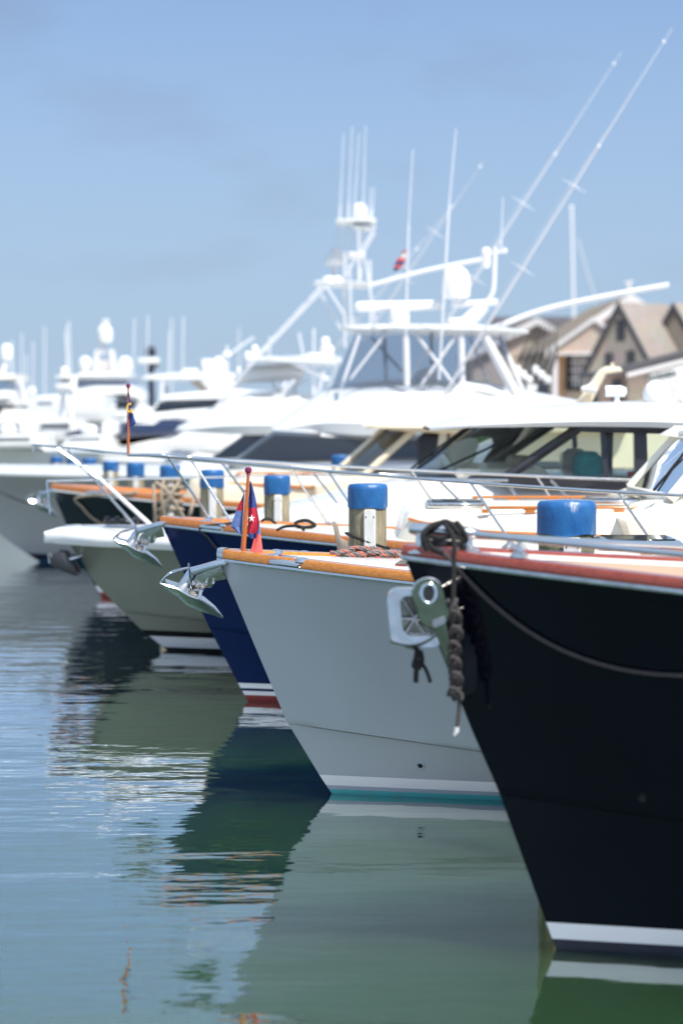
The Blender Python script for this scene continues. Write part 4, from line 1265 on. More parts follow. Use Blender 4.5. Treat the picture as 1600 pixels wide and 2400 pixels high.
# ================================================================== anchors on the bow rollers
def anchor(label, b, ox, oy, sc, group='polished anchors on bow rollers'):
    """ox, oy: picture point of the roller pin; the pixel offsets are scaled from the grey yacht's anchor"""
    d = b.d
    def Q(dx, dy, y=0.0): 
        v = P(ox, oy, d); k = D2 / F * sc
        return v + Vector((dx * k, y * sc, -dy * k))
    ro = thing('anchor', label, 'anchor', Q(0, 0), group)
    sh = MB()
    sh.prof([(Q(dx, dy).x, Q(dx, dy).z) for dx, dy in ((70, -58), (73, -44), (7, -22), (-13, 14), (-25, 27), (-37, 6), (-5, -40))], d - .028 * sc, d + .028 * sc, 0, .006)
    build('shank', sh, STEEL, ro)
    fk = MB(); rows = []
    # plough fluke: two wings rising from a keel, near wing shows its underside
    st_ = [((-69, -7), (-45, 17), .18), ((-29, 6), (-29, 32), .185), ((-3, 22), (-13, 48), .17), ((27, 35), (25, 64), .13), ((54, 55), (48, 71), .07), ((74, 79), (74, 80), .004)]
    for (o_, k_, w_) in st_:
        row = [Q(o_[0], o_[1], -w_), Q(lerp(o_[0], k_[0], .5), lerp(o_[1], k_[1], .56), -w_ * .55), Q(k_[0], k_[1], -.004), Q(k_[0], k_[1], .004), Q(lerp(o_[0], k_[0], .5), lerp(o_[1], k_[1], .56), w_ * .55), Q(o_[0], o_[1], w_)]
        row += [Q(o_[0], o_[1] - 3, w_ * .97), Q(lerp(o_[0], k_[0], .5), lerp(o_[1], k_[1], .56) - 4, w_ * .5), Q(k_[0], k_[1] - 5, 0), Q(lerp(o_[0], k_[0], .5), lerp(o_[1], k_[1], .56) - 4, -w_ * .5), Q(o_[0], o_[1] - 3, -w_ * .97)]
        rows.append(row)
    fk.grid(rows, 0, True)
    n = len(rows[0]); fk.f.append(tuple(range(n))); fk.m.append(0)
    e_ = (len(rows) - 1) * n; fk.f.append(tuple(e_ + k for k in range(n))[::-1]); fk.m.append(0)
    build('fluke', fk, STEEL, ro, 25)
    rb = MB(); rb.tube(smooth([Q(-68, -8, -.17), Q(-54, -24, -.16), Q(-30, -33, -.08), Q(-8, -39, 0), Q(-30, -33, .08), Q(-54, -24, .16), Q(-68, -8, .17)], 5), 0.0075 * sc, 8)
    build('roll_bar', rb, STEEL, ro)
    # roller assembly belongs to the boat
    ck = MB()
    for y in (-.055, .05):
        o0 = len(ck.v)
        ck.prof([(Q(dx, dy).x, Q(dx, dy).z) for dx, dy in ((70, -46), (81, -13), (56, -9), (52, 0), (46, 7), (33, 7), (25, 18), (24, 30), (14, 35), (4, 33), (-2, 22), (2, -8), (12, -22), (40, -34))], d + (y - .005) * sc, d + (y + .005) * sc, 0, 0.002)
        zt_ = Q(0, -46).z
        ck.v[o0:] = [(v[0], v[1] - math.copysign((zt_ - v[2]) * .32, y), v[2]) for v in ck.v[o0:]]
    for dx, dy in ((8, -3), (10, 11), (15, 11), (36, -8), (52, -6)):
        ck.tube([Q(dx, dy, -.058), Q(dx, dy, .058)], 0.009 * sc, 8)
    rr = build('bow_roller', ck, STEELR, b.root)
    ro2 = MB(); ro2.tube([Q(6, 16, -.045), Q(6, 16, 0), Q(6, 16, .045)], [.035 * sc, .022 * sc, .035 * sc], 12)
    build('roller', ro2, PLASTB, rr)
    pn = MB(); pn.tube([Q(-5, -52, -.07), Q(-3, -20, -.07), Q(3, 12, -.066)], 0.006 * sc, 8); build('lock_pin', pn, STEEL, rr)
    sp_ = MB()
    sp_.prof([(Q(dx, dy).x, Q(dx, dy).z) for dx, dy in ((84, -62), (64, -58), (-5, -39), (1, -22), (70, -43), (84, -46))], d - .062 * sc, d + .062 * sc, 0, .008)
    build('roller_platform', sp_, STEEL, rr)
    return ro
anchor('polished steel anchor on the grey yacht bow', gy, 449, 1370, 1.0)
anchor('polished steel anchor on the blue yacht bow', bl, 323, 1268, 1.02)
anchor('small steel anchor on the dark navy bow', nv, 98, 1172, 0.95)
# anchor tucked under the white cruiser's bow
ac = thing('anchor', 'dark anchor tucked in its pocket under the white cruiser bow', 'anchor', P(160, 1320, D4), 'polished anchors on bow rollers')
a1 = MB(); a1.prof(xz([(140, 1290), (158, 1292), (182, 1330), (190, 1346), (172, 1338), (128, 1318), (122, 1305)], D4), D4 - .22, D4 - .16, 0, 0.01)
a1.prof(xz([(140, 1290), (158, 1292), (182, 1330), (190, 1346), (172, 1338), (128, 1318), (122, 1305)], D4), D4 + .10, D4 + .16, 0, 0.01)
a1.prof(xz([(126, 1312), (190, 1346), (178, 1346), (124, 1322)], D4), D4 - .2, D4 + .15, 0, 0.01)
build('fluke', a1, mat('dark_galvanised_steel', (0.08, 0.08, 0.085), 0.4, metal=0.8, var=0.3), ac)
a2 = MB(); a2.tube([P(116, 1296, D4 - .1), P(119, 1320, D4 - .1)], 0.02, 8); a2.tube([P(132, 1298, D4 - .1), P(150, 1315, D4 - .1), P(200, 1300, D4 - .02)], 0.025, 8)
build('shank', a2, STEELR, ac)

# ================================================================== flags
def flagstaff(label, foot, top, d, r, m, cat='flagstaff'):
    o = thing('flagstaff', label, cat, P(*foot, d))
    mb = MB(); a, b_ = P(*foot, d), P(*top, d)
    mb.tube([a, a.lerp(b_, .5), b_], [r, r * .85, r * .6], 12)
    build('pole', mb, m, o)
    fb = MB(); fb.lathe(b_ + Vector((0, 0, 0.0)), [(r * .6, -0.004), (r * .9, 0.002), (r * .7, 0.008), (r * 1.3, 0.016), (r * 1.45, 0.03), (r * 1.1, 0.044), (0, 0.05)], 14)
    build('finial', fb, COPPER, o)
    return o
flagstaff('varnished flagstaff with purple ball top on the grey bow', (570, 1290), (582, 1112), D2 + 0.0, 0.0165, NAVYPOLE)
def cloth(rowspec, d, folds, mb, amp=0.02):
    """rowspec: [(y, xl, xr, material)] picture rows; folds add depth"""
    NC = 8
    rows = []
    for i, (py, xl, xr, mi) in enumerate(rowspec):
        row = []
        for k in range(NC + 1):
            t = k / NC
            v = P(lerp(xl, xr, t), py, d)
            v.y += amp * math.sin(t * folds * math.pi + i * 0.35) * (0.4 + 0.6 * i / len(rowspec))
            row.append(v)
        rows.append(row)
    for i in range(len(rows) - 1):
        mb.grid([rows[i], rows[i + 1]], rowspec[i][3])
    return mb
fg = MB()
# right lobe 0 blue 1 red 2 light blue 3 salmon
cloth([(1126, 585.5, 587, 0), (1140, 584.5, 592, 0), (1160, 583.5, 597, 0), (1180, 582, 601, 0), (1190, 582, 602, 1), (1205, 581, 604, 1), (1222, 581, 607, 1), (1238, 580, 606, 1), (1250, 580, 601, 0), (1262, 586, 600, 0)], D2 + 0.012, 2.2, fg)
cloth([(1206, 603, 605, 3), (1222, 602, 608, 2), (1240, 599, 610, 2), (1252, 597, 611, 3), (1270, 593, 613, 3), (1285, 589, 615, 3), (1296, 587, 616, 3)], D2 + 0.03, 1.7, fg, 0.014)
cloth([(1148, 574.5, 576, 0), (1160, 570, 575, 0), (1172, 565, 574, 1), (1185, 558, 573.5, 1), (1197, 553, 572, 2), (1215, 547, 570, 2), (1235, 540, 568.5, 2), (1248, 556, 568, 2), (1253, 565, 568, 2)], D2 + 0.016, 2.0, fg, 0.016)
fo = thing('burgee', 'blue and red burgee with a white star drooping on its staff', 'flag', P(575, 1250, D2))
build('cloth', fg, [FL_BLUE, FL_RED, FL_LBLUE, FL_SALM], fo)
hs = MB(); hs.add([P(573.5, 1152, D2 - .004), P(576, 1152, D2 - .004), P(571, 1250, D2 - .004), P(567, 1250, D2 - .004)], [(0, 1, 2, 3)])
build('hoist_strip', hs, FL_WHITE, fo)
star = MB()
sc_ = P(590, 1215, D2 - .014)
rg = []
for k in range(10):
    a = math.pi / 2 + k * math.pi / 5; rr = (0.025 if k % 2 == 0 else 0.0095)
    rg.append(sc_ + Vector((rr * math.cos(a) * 0.85, 0.006 * math.cos(a), rr * math.sin(a) * 1.05)))
star.add(rg + [sc_ + Vector((0, -.003, 0))], [(k, (k + 1) % 10, 10) for k in range(10)])
build('star', star, FL_WHITE, fo)
flagstaff('thin varnished flagstaff on the blue yacht bow rail', (301, 1066), (301, 912), D3, 0.013, NAVYPOLE)
fb_ = thing('burgee', 'small navy burgee with a yellow emblem on the bow rail staff', 'flag', P(305, 960, D3))
bg = MB()
cloth([(918, 301.5, 303, 0), (930, 299.5, 305.5, 0), (950, 298.5, 309, 0), (970, 298, 313, 0), (985, 298, 317, 0), (992, 301, 319, 0), (1002, 303, 306, 0)], D3 - 0.012, 1.6, bg, 0.012)
cloth([(985, 298, 301, 0), (1000, 296, 300, 0), (1012, 294, 297, 0)], D3 + 0.02, 1, bg, 0.01)
build('cloth', bg, FL_BLUE, fb_)
em = MB(); ce = P(304.5, 956, D3 - 0.034)
em.tube([ce + Vector((0.022 * math.cos(a), 0, 0.034 * math.sin(a))) for a in [R(60 + 260 * k / 14) for k in range(15)]], 0.007, 6)
em.tube([ce + Vector((0.008, 0, -.008)), ce + Vector((0.026, 0, -.045))], 0.008, 6)
build('emblem', em, YELP, fb_)
uf = MB()
cloth([(585, 948, 951, 1), (594, 940, 950, 2), (604, 933, 949, 1), (612, 928, 949, 0), (620, 925, 945, 1), (628, 923, 938, 0), (636, 921, 928, 1)], D6 - 1.65, 2.2, uf, 0.08)
tag(build('ensign', uf, [FL_BLUE, FL_SALM, FL_WHITE]), 'small red white and blue flag flying from the sportfisher antenna', 'flag')

# ================================================================== piles
def pile(px, d, w_px, ytop, label, cap_px=None, strip=True, wet=False, tip='rough', zb=-0.5):
    r = w_px / 2 * d / F
    zt = Z(ytop, d)
    ch_ = (cap_px or w_px * 0.58) * d / F
    o = thing('mooring_pile', label, 'mooring pile', (X(px, d), d, 0), 'blue capped timber mooring piles')
    c = Vector((X(px, d), d, 0))
    tb = MB(); rows = []
    rnd = random.Random(int(px * 7 + d * 13))
    ph = [rnd.uniform(0, 6.28) for _ in range(6)]
    n = 40
    for z in [zb, -0.1, 0.3, 0.7, 1.0, 1.3, zt - ch_ + 0.02, zt - 0.03]:
        row = []
        for k in range(n):
            a = 2 * math.pi * k / n
            rr = r * (0.94 + 0.012 * math.sin(5 * a + ph[0] + z) + 0.008 * math.sin(11 * a + ph[1] + z * 2) + 0.006 * math.sin(23 * a + ph[2]))
            row.append(c + Vector((rr * math.cos(a), rr * math.sin(a), z)))
        rows.append(row)
    tb.grid(rows, 0, True)
    build('timber', tb, WOODG if wet else WOODP, o)
    cp = MB(); rows = []
    prof = [(1.0, zt - ch_), (1.004, zt - ch_ * 0.5), (1.0, zt - ch_ * 0.22), (0.97, zt - ch_ * 0.10), (0.90, zt - ch_ * 0.03), (0.7, zt - 0.002), (0.35, zt), (0.0, zt)]
    for (f, z) in prof:
        row = []
        for k in range(n):
            a = 2 * math.pi * k / n
            rr = r * f * (1 + 0.012 * math.sin(3 * a + ph[3] + z * 9) + 0.007 * math.sin(9 * a + ph[4] + z * 14))
            row.append(c + Vector((rr * math.cos(a), rr * math.sin(a), z + (0.006 * math.sin(4 * a + ph[5]) if f >= 0.99 and z < zt - ch_ * 0.9 else 0))))
        rows.append(row)
    cp.grid(rows, 0, True)
    build('cap', cp, CAPB, o)
    if strip:
        sx = c.x + r * 0.10
        sb = MB()
        sb.box((sx, d - r - 0.004, (zt - ch_ + 0.1) / 2), (r * 0.56, 0.03, zt - ch_ - 0.115), 0, 0.006)
        so = build('fender_strip', sb, WORNW, o)
        bt = MB()
        for zz in (zt - ch_ - 0.06, zt - ch_ - 0.28, zt - ch_ - 0.5):
            for dx in (-r * .2, r * .2):
                bt.lathe((sx + dx, d - r - 0.021, zz), [(0.006, -.002), (0.006, .0), (0, .003)], 8, axis='y')
        build('bolt', bt, STEELR, so)
    return o
pile(1326, 13.5, 139, 1172, 'thick blue capped pile behind the black yacht rail', 80, wet=True)
pile(861, 18.2, 94, 1133, 'blue capped pile beside the grey yacht coiled rope', 57)
pile(649, 22.6, 63, 1113, 'blue capped pile just behind the blue yacht hull', 44)
pile(497, 27.2, 58, 1100, 'blue capped pile between the rope wrapped pile and the blue yacht flag', 42)
pile(399, 28.6, 48, 1090, 'blue capped pile wrapped in a tangle of tan ropes', 28)
pile(318, 33.5, 42, 1084, 'blue capped pile beyond the dark navy yacht bow, thicker of two', 32)
pile(260, 34.3, 38, 1080, 'blue capped pile beyond the dark navy yacht bow, thinner of two', 23)
pile(209, 41.5, 34, 1073, 'far blue capped pile just left of two larger ones under the navy burgee', 22)
pile(171, 43.0, 29, 1070, 'far blue capped pile between two other far piles', 18)
pile(133, 44.5, 29, 1069, 'far blue capped pile leftmost of the whole row', 16)
pile(798, 33.0, 44, 1066, 'blue capped pile seen before the black windscreen', 26)
pile(196, 50, 28, 1055, 'very far blue capped pile behind the others', 18)

# ropes and timber near the piles
wb = MB(); wb.prof(xz([(778, 1224), (784, 1221), (792, 1232), (798, 1262), (815, 1270), (815, 1292), (790, 1292), (786, 1262)], 17.6), 17.6, 17.64, 0, 0.006)
tag(build('wooden_cleat', wb, GREYWOOD), 'grey weathered wooden horn cleat standing beside the pile', 'cleat')
rp = MB()
c0 = Vector((X(861, 18.2), 18.2, 0)); r0 = 47 * 18.2 / F
rp.tube([c0 + Vector(((r0 + .012) * math.cos(a), (r0 + .012) * math.sin(a), Z(1268 + 18 * math.cos(a) + 4, 17.95))) for a in [2 * math.pi * k / 28 for k in range(28)]], 0.010, 8, closed=True)
tag(build('pile_rope', rp, ROPEB), 'thin black rope looped round the pile with the wooden cleat', 'rope')
# salmon flecked rope coil lying on the grey yacht's foredeck
def fleck(path, r, mb):
    pts = resample(smooth(path, 8), 0.012)
    for k in range(3):
        q = []
        for i, p in enumerate(pts):
            a = 2 * math.pi * (i * 0.012 / 0.11 + k / 3)
            t = pts[min(i + 1, len(pts) - 1)] - pts[max(i - 1, 0)]; t.normalize()
            u = Vector((0, 0, 1)) - t * t.z
            u = u.normalized() if u.length > 1e-3 else Vector((1, 0, 0)); w = t.cross(u)
            q.append(p + (u * math.cos(a) + w * math.sin(a)) * r * 0.55)
        mb.tube(q, r * 0.62, 6, 1 if k == 0 else 0)
    return mb
dc = D2 + 0.25
coil = thing('coiled_rope', 'grey and salmon flecked rope coiled on the grey foredeck', 'rope', P(860, 1312, dc))
def turn(path): build('rope_turn', fleck(path, 0.0125, MB()), [ROPEG, ROPER], coil)
rr_ = random.Random(3)
for k in range(9):
    x0 = 805 + k * 13 + rr_.uniform(-6, 6); y_ = 1312 - rr_.uniform(0, 16)
    pth = []; w0 = rr_.uniform(1.3, 1.9); p0 = rr_.uniform(0, 6)
    for j in range(8):
        a = j / 7 * math.pi * w0 + p0
        pth.append(P(x0 + 30 * math.cos(a) + rr_.uniform(-3, 3), y_ - 2 - abs(8 * math.sin(a)) + rr_.uniform(-3, 2), dc + 0.13 * math.sin(a)))
    turn(pth)
turn([P(796, 1308, dc - .1), P(812, 1290, dc - .1), P(842, 1283, dc - .1), P(862, 1296, dc - .1), P(868, 1308, dc - .1)])
turn([P(800, 1302, dc - .08), P(818, 1286, dc - .08), P(838, 1286, dc - .08), P(852, 1298, dc - .08), P(880, 1306, dc - .1)])
turn([P(800, 1312, dc - .12), P(850, 1311, dc - .12), P(890, 1307, dc - .12), P(920, 1312, dc - .12), P(960, 1316, dc - .12)])
turn([P(880, 1310, dc - .1), P(900, 1294, dc - .1), P(925, 1299, dc - .1), P(950, 1308, dc - .1)])
for k in range(4):
    turn([P(925 + k * 5, 1336, D2 - .35), P(932 + k * 6, 1322, D2 - .37), P(950 + k * 6, 1316, D2 - .38), P(975, 1318, D2 - .38)])
bco = thing('coiled_rope', 'black rope coiled on the blue yacht foredeck', 'rope', P(680, 1236, D3 - .5))
for pth, r_ in (([P(690, 1228, D3 - .3), P(700, 1222, D3 - .3), P(720, 1220, D3 - .3), P(738, 1232, D3 - .3), P(712, 1236, D3 - .3), P(692, 1232, D3 - .3)], .015),
                ([P(650, 1242, D3 - .85), P(668, 1234, D3 - .8), P(700, 1233, D3 - .8), P(712, 1242, D3 - .85)], .013),
                ([P(612, 1222, D3 + .2), P(625, 1216, D3 + .2), P(640, 1222, D3 + .2), P(648, 1232, D3 + .2)], .013)):
    m_ = MB(); m_.tube(smooth(pth, 6), r_, 8); build('rope_turn', m_, ROPEB, bco)
sp6 = []
for (px, py) in ((-30, 1140), (10, 1156), (45, 1172), (80, 1178), (115, 1172)):
    v = hull_pt(s6, px, py); v.y -= 0.02; sp6.append(v)
m_ = MB(); m_.tube(smooth(sp6, 5), 0.012, 8)
tag(build('mooring_line', m_, ROPED), 'thin dark line sagging across the far grey hull', 'rope')
tr_ = MB(); d5p = 28.4
for (a, b_, c_) in (((365, 1130), (395, 1155), (432, 1215)), ((420, 1130), (400, 1160), (372, 1215)), ((360, 1135), (362, 1180), (364, 1225)), ((455, 1165), (447, 1200), (440, 1222)), ((385, 1120), (378, 1165), (388, 1220))):
    tr_.tube(smooth([P(*a, d5p - .05), P(*b_, d5p - .13), P(*c_, d5p - .05)], 5), 0.021, 8)
for k in range(5):
    y_ = 1126 + k * 17
    tr_.tube([Vector((X(399, 28.6), 28.6, 0)) + Vector(((.15) * math.cos(a), .15 * math.sin(a), Z(y_ + 3 * math.sin(a), 28.6))) for a in [2 * math.pi * k2 / 16 for k2 in range(16)]], 0.02, 6, closed=True)
tag(build('pile_ropes', tr_, ROPET), 'tangle of tan mooring ropes wound round a far pile', 'rope')
# ================================================================== 7. tower sportfisher behind
GB = 'white boats crowding the far berths'
D7 = 46.0
def hullbox(root, bow_px, d, deck_py, L, hw, m=None, wl=None, name='hull', rake=0.9):
    """lofted hull, bow to the left"""
    m = m or WHITE
    x0 = X(bow_px, d); zd = Z(deck_py, d)
    mb = MB()
    for side in (-1, 1):
        rows = []
        for f in (0, .1, .35, .7, 1.0):
            z = zd * f; row = []
            for q in (0, .05, .2, .5, 1, 1.8, 2.8, 4.2, 6, L):
                b = hw * (0.75 + 0.25 * f) * (1 - (1 - min(q / (L * .55), 1)) ** (1.5 + 0.9 * f)) + .01
                row.append((x0 + rake * (1 - f) + q, d + side * b, z - 0.02 * q * f))
            rows.append(row)
        mb.grid(rows)
    h = build(name, mb, m, root, 50)
    dk = MB(); rows = []
    for q in (0, .05, .2, .5, 1, 1.8, 2.8, 4.2, 6, L):
        b = hw * (1 - (1 - min(q / (L * .55), 1)) ** 2.4) + .01
        rows.append([(x0 + q, d + f * b, zd - .02 * q + 0.08 * (1 - f * f) * min(1, q)) for f in (-1, -.5, 0, .5, 1)])
    dk.grid(rows)
    build('deck', dk, WHITE, root, 50)
    return h
def block(name, root, pts, d, hw, m=WHITE, b=0.12, taper=0.0):
    mb = MB(); mb.prof(xz(pts, d), d - hw, d + hw, 0, b, taper)
    return build(name, mb, m, root)
def band(name, root, pts, d, hw, m=DARKG):
    mb = MB(); mb.prof(xz(pts, d), d - hw, d + hw, 0, 0.02)
    return build(name, mb, m, root)

t7 = thing('sportfishing_boat', 'white sportfishing boat with tall tuna tower bristling with antennas', 'sportfishing boat', (X(400, D7), D7, 0), GB)
hullbox(t7, 230, D7, 1078, 15, 2.4)
block('deckhouse', t7, [(420, 1090), (470, 1055), (515, 1060), (600, 1000), (1000, 1000), (1000, 1120), (430, 1120)], D7, 1.9, b=.25)
band('windscreen', t7, [(480, 1085), (590, 1012), (680, 1016), (900, 1020), (900, 1085)], D7, 1.93)
fl7 = hardtop(xz([(420, 1004), (450, 988), (490, 965), (540, 938), (590, 925), (660, 925), (760, 935), (900, 950)], D7), xz([(425, 1008), (500, 1012), (600, 1016), (900, 1010)], D7), D7, 2.1, WHITE, t7, nose=2, crown=.1)
fl7.name = 'flybridge'
h7 = hardtop(xz([(575, 846), (590, 838), (640, 836), (700, 840), (790, 842)], D7), xz([(580, 850), (650, 851), (790, 856)], D7), D7, 1.5, WHITE, t7, nose=.6, crown=.03)
build('radar_pod', MB().tube([P(555, 895, D7 - .6), P(560, 880, D7 - .6), P(680, 872, D7 - .6), P(712, 878, D7 - .6)], [.06, .16, .16, .08], 10), PLASTW, t7)
n7, f7 = D7 - 1.4, D7 + 1.4
poles('tower_leg', [((763, 672), (575, 870), .023, n7), ((752, 672), (585, 852), .023, f7), ((575, 870), (500, 960), .023, n7), ((585, 852), (520, 950), .023, f7),
                    ((764, 672), (806, 737), .023, n7), ((806, 737), (808, 815), .023, n7), ((752, 690), (800, 775), .019, f7), ((854, 607), (880, 765), .023, n7), ((866, 610), (868, 765), .023, f7),
                    ((807, 590), (806, 770), .023, f7), ((840, 540), (840, 660), .023, n7), ((818, 620), (822, 765), .023, n7)], t7)
poles('tower_brace', [((880, 530), (796, 668), .019, n7), ((878, 545), (845, 602), .019, f7), ((640, 950), (690, 890), .03, n7), ((720, 890), (620, 945), .02, f7), ((620, 860), (660, 940), .03, f7), ((700, 865), (690, 930), .03, f7), ((760, 860), (745, 925), .03, n7)], t7)
tp7 = hardtop(xz([(733, 664), (745, 658), (800, 660), (870, 664)], D7), xz([(735, 668), (780, 669), (870, 672)], D7), D7, 1.0, WHITE, t7, nose=.4, crown=.01)
tp7.name = 'tower_platform'
block('belly_band', t7, [(815, 594), (855, 594), (855, 606), (815, 606)], D7, .55, b=.02)
block('tower_top', t7, [(788, 518), (880, 518), (880, 526), (788, 526)], D7, .7, b=.02)
block('tower_top', t7, [(826, 530), (870, 534), (870, 540), (826, 536)], D7, .6, b=.02)
dome(t7, 843, 512, 34, 36, D7); dome(t7, 781, 623, 44, 26, D7, name='radar_dome'); dome(t7, 787, 603, 28, 24, D7, name='radar_dome')
poles('dome_stand', [((784, 622), (786, 660), .05, D7)], t7)
dome(t7, 770, 663, 30, 16, D7 - .5, name='instrument_pod'); dome(t7, 790, 663, 22, 16, D7 - .5, name='instrument_pod')
dome(t7, 597, 840, 18, 32, D7, name='instrument_pod'); dome(t7, 580, 842, 16, 18, D7, name='instrument_pod'); dome(t7, 820, 760, 24, 22, D7, name='instrument_pod')
for a, b_, c_ in (((805, 312), (797, 480), (793, 575)), ((825, 296), (817, 475), (806, 765)), ((841, 312), (831, 475), (826, 578)), ((856, 296), (851, 470), (844, 655)), ((876, 440), (873, 490), (870, 518)), ((868, 440), (866, 490), (866, 518))):
    whip(t7, a, b_, c_, D7 - .3, 0.017)
outrigger(t7, (850, 800), (1134, 376), D7 - 1.6, 0.013, ((0.35, 0.2), (0.6, 0.2)))
outrigger(t7, (760, 850), (1068, 470), D7 + 1.6, 0.010, ((0.35, 0.2), (0.6, 0.2)))
# helm seats and small pods on the flybridge
for (px, py, w, h) in ((655, 930, 40, 40), (690, 938, 45, 34), (735, 955, 50, 24), (640, 990, 40, 18)):
    mb = MB(); mb.box(P(px, py, D7 - 1.0), (w * D7 / F, .4, h * D7 / F), 0, .08); build('helm_seat', mb, WHITE, t7)
block('fuel_can', t7, [(742, 940), (770, 938), (772, 950), (745, 952)], D7, .3, b=.03)

# ================================================================== yachts of the far berths
d = 41.0
y3 = thing('motor_yacht', 'white yacht with a small hardtop and clutter of antennas behind the sportfisher', 'motor yacht', (X(560, 55), 55, 0), GB)
d = 55.0
hullbox(y3, 420, d, 1040, 15, 2.4)
block('deckhouse', y3, [(560, 1040), (620, 960), (900, 950), (900, 1060)], d, 2.0, b=.2)
yh = hardtop(xz([(650, 842), (665, 836), (720, 834), (800, 838)], d), xz([(655, 850), (720, 850), (800, 850)], d), d, 1.5, WHITE, y3, nose=.5, crown=.02)
dome(y3, 762, 812, 20, 22, d); dome(y3, 766, 836, 34, 28, d); block('pod', y3, [(715, 838), (720, 828), (755, 828), (758, 838)], d, .5, b=.05)
poles('hardtop_leg', [((690, 848), (640, 960), .035, d - 1.2), ((735, 848), (735, 950), .035, d - 1.2), ((790, 846), (760, 950), .035, d - 1.2), ((690, 850), (770, 890), .05, d - 1.3)], y3)
for (a, b_) in (((632, 790), (630, 850)), ((735, 770), (735, 835)), ((700, 780), (712, 840))): poles('antenna', [(a, b_, .022, d)], y3)

d = 60.0
ya = thing('motor_yacht', 'white flybridge yacht with long hardtop, radar arch and dark side windows', 'motor yacht', (X(300, d), d, 0), GB)
hullbox(ya, 210, d, 1030, 18, 2.6)
block('deckhouse', ya, [(300, 1030), (360, 985), (420, 962), (800, 955), (800, 1060), (300, 1060)], d, 2.2, b=.25)
band('side_window', ya, [(372, 965), (392, 942), (560, 938), (562, 955), (480, 962)], d, 2.23)
block('flybridge', ya, [(380, 945), (400, 925), (470, 918), (560, 912), (700, 925), (700, 945)], d, 2.2, b=.15)
hardtop(xz([(335, 886), (350, 878), (420, 874), (500, 873), (575, 876)], d), xz([(342, 892), (430, 893), (575, 893)], d), d, 1.9, WHITE, ya, nose=.8, crown=.03)
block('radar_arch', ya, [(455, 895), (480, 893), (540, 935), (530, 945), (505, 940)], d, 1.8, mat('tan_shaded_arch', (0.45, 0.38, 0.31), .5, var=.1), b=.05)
block('radar_arch', ya, [(478, 893), (560, 893), (545, 930), (520, 940)], d, 1.9, b=.05)
block('mast_box', ya, [(474, 842), (500, 842), (500, 874), (478, 874)], d, .4, b=.04); dome(ya, 513, 874, 30, 38, d)
poles('hardtop_leg', [((380, 892), (378, 935), .05, d - 1.7), ((392, 892), (390, 930), .03, d + 1.7)], ya)
dome(ya, 531, 835, 22, 10, d, name='radar_dome'); poles('mast', [((532, 810), (532, 880), .03, d), ((535, 832), (595, 790), .025, d)], ya)
for px, yt in ((428, 742), (395, 775), (345, 740), (313, 745)): poles('antenna', [((px + 2, yt), (px, 876), .013, d + .4)], ya)
block('pod', ya, [(425, 876), (430, 864), (465, 864), (470, 876)], d, .4, b=.04)

d = 70.0
yk = thing('sailing_boat', 'boat with navy dome on a white mast platform', 'boat', (X(352, d), d, 0), GB)
hullbox(yk, 250, d, 1000, 14, 2.2)
block('deckhouse', yk, [(300, 1000), (330, 955), (520, 950), (520, 1010)], d, 1.8, b=.2)
dome(yk, 353, 836, 24, 26, d, mat('navy_dome', (0.01, 0.015, 0.035), .3, var=.2))
block('mast_platform', yk, [(325, 840), (374, 838), (374, 852), (328, 853)], d, .5, b=.06)
poles('mast', [((354, 852), (356, 960), .09, d), ((372, 852), (345, 872), .05, d)], yk, mat('navy_mast', (0.02, 0.025, 0.05), .4, var=.1))

d = 52.0
ye = thing('motor_yacht', 'low white express yacht with sweeping dark blue side windows', 'motor yacht', (X(120, d), d, 0), GB)
hullbox(ye, 60, d, 1050, 18, 2.5)
block('cabin', ye, [(150, 1045), (230, 1012), (330, 985), (480, 972), (620, 978), (760, 1005), (760, 1070), (150, 1070)], d, 2.1, b=.3)
band('side_window', ye, [(175, 1012), (230, 1000), (310, 990), (500, 995), (480, 1012), (320, 1022), (185, 1018)], d, 2.13, mat('blue_dark_glass', (0.02, 0.03, 0.075), .1, coat=1.0, var=.2))
block('flybridge', ye, [(290, 990), (330, 972), (430, 960), (520, 955), (600, 965), (560, 985)], d, 1.9, b=.12)
band('windscreen', ye, [(330, 1015), (400, 980), (560, 985), (500, 1020)], d, 2.15, mat('blue_dark_glass', (0.02, 0.03, 0.075)))
block('windscreen_panel', ye, [(395, 1040), (470, 985), (560, 960), (600, 965), (540, 1040)], d, 2.17, b=.1)

d = 95.0
yb = thing('motor_yacht', 'large white motor yacht with three satellite domes on its mast', 'motor yacht', (X(160, d), d, 0), GB)
hullbox(yb, 60, d, 985, 26, 3.4)
block('deckhouse', yb, [(150, 985), (195, 955), (420, 945), (420, 990)], d, 3.0, b=.3)
band('window', yb, [(208, 950), (240, 940), (330, 938), (335, 952)], d, 3.03)
block('flybridge', yb, [(172, 938), (180, 915), (240, 905), (320, 905), (345, 930), (340, 945), (250, 942)], d, 2.8, b=.3)
band('windscreen', yb, [(186, 910), (192, 892), (310, 888), (320, 905)], d, 2.2, mat('pale_blue_glass', (0.18, 0.22, 0.30), .1, var=.1))
block('hardtop', yb, [(178, 895), (190, 880), (205, 874), (300, 873), (315, 882), (312, 890), (200, 890)], d, 2.4, b=.15)
dome(yb, 200, 872, 31, 36, d); dome(yb, 294, 872, 31, 36, d); dome(yb, 246, 803, 35, 42, d)
block('mast', yb, [(218, 872), (226, 822), (234, 818), (232, 872)], d, .5, b=.05); block('mast', yb, [(258, 818), (268, 822), (276, 872), (262, 872)], d, .5, b=.05)
block('mast_radar', yb, [(232, 845), (260, 845), (260, 872), (232, 872)], d, .4, mat('pinkish_grey_paint', (0.6, 0.52, 0.52), .5, var=.1), b=.04)
poles('mast_post', [((240, 803), (240, 830), .12, d), ((246, 748), (246, 762), .16, d)], yb)

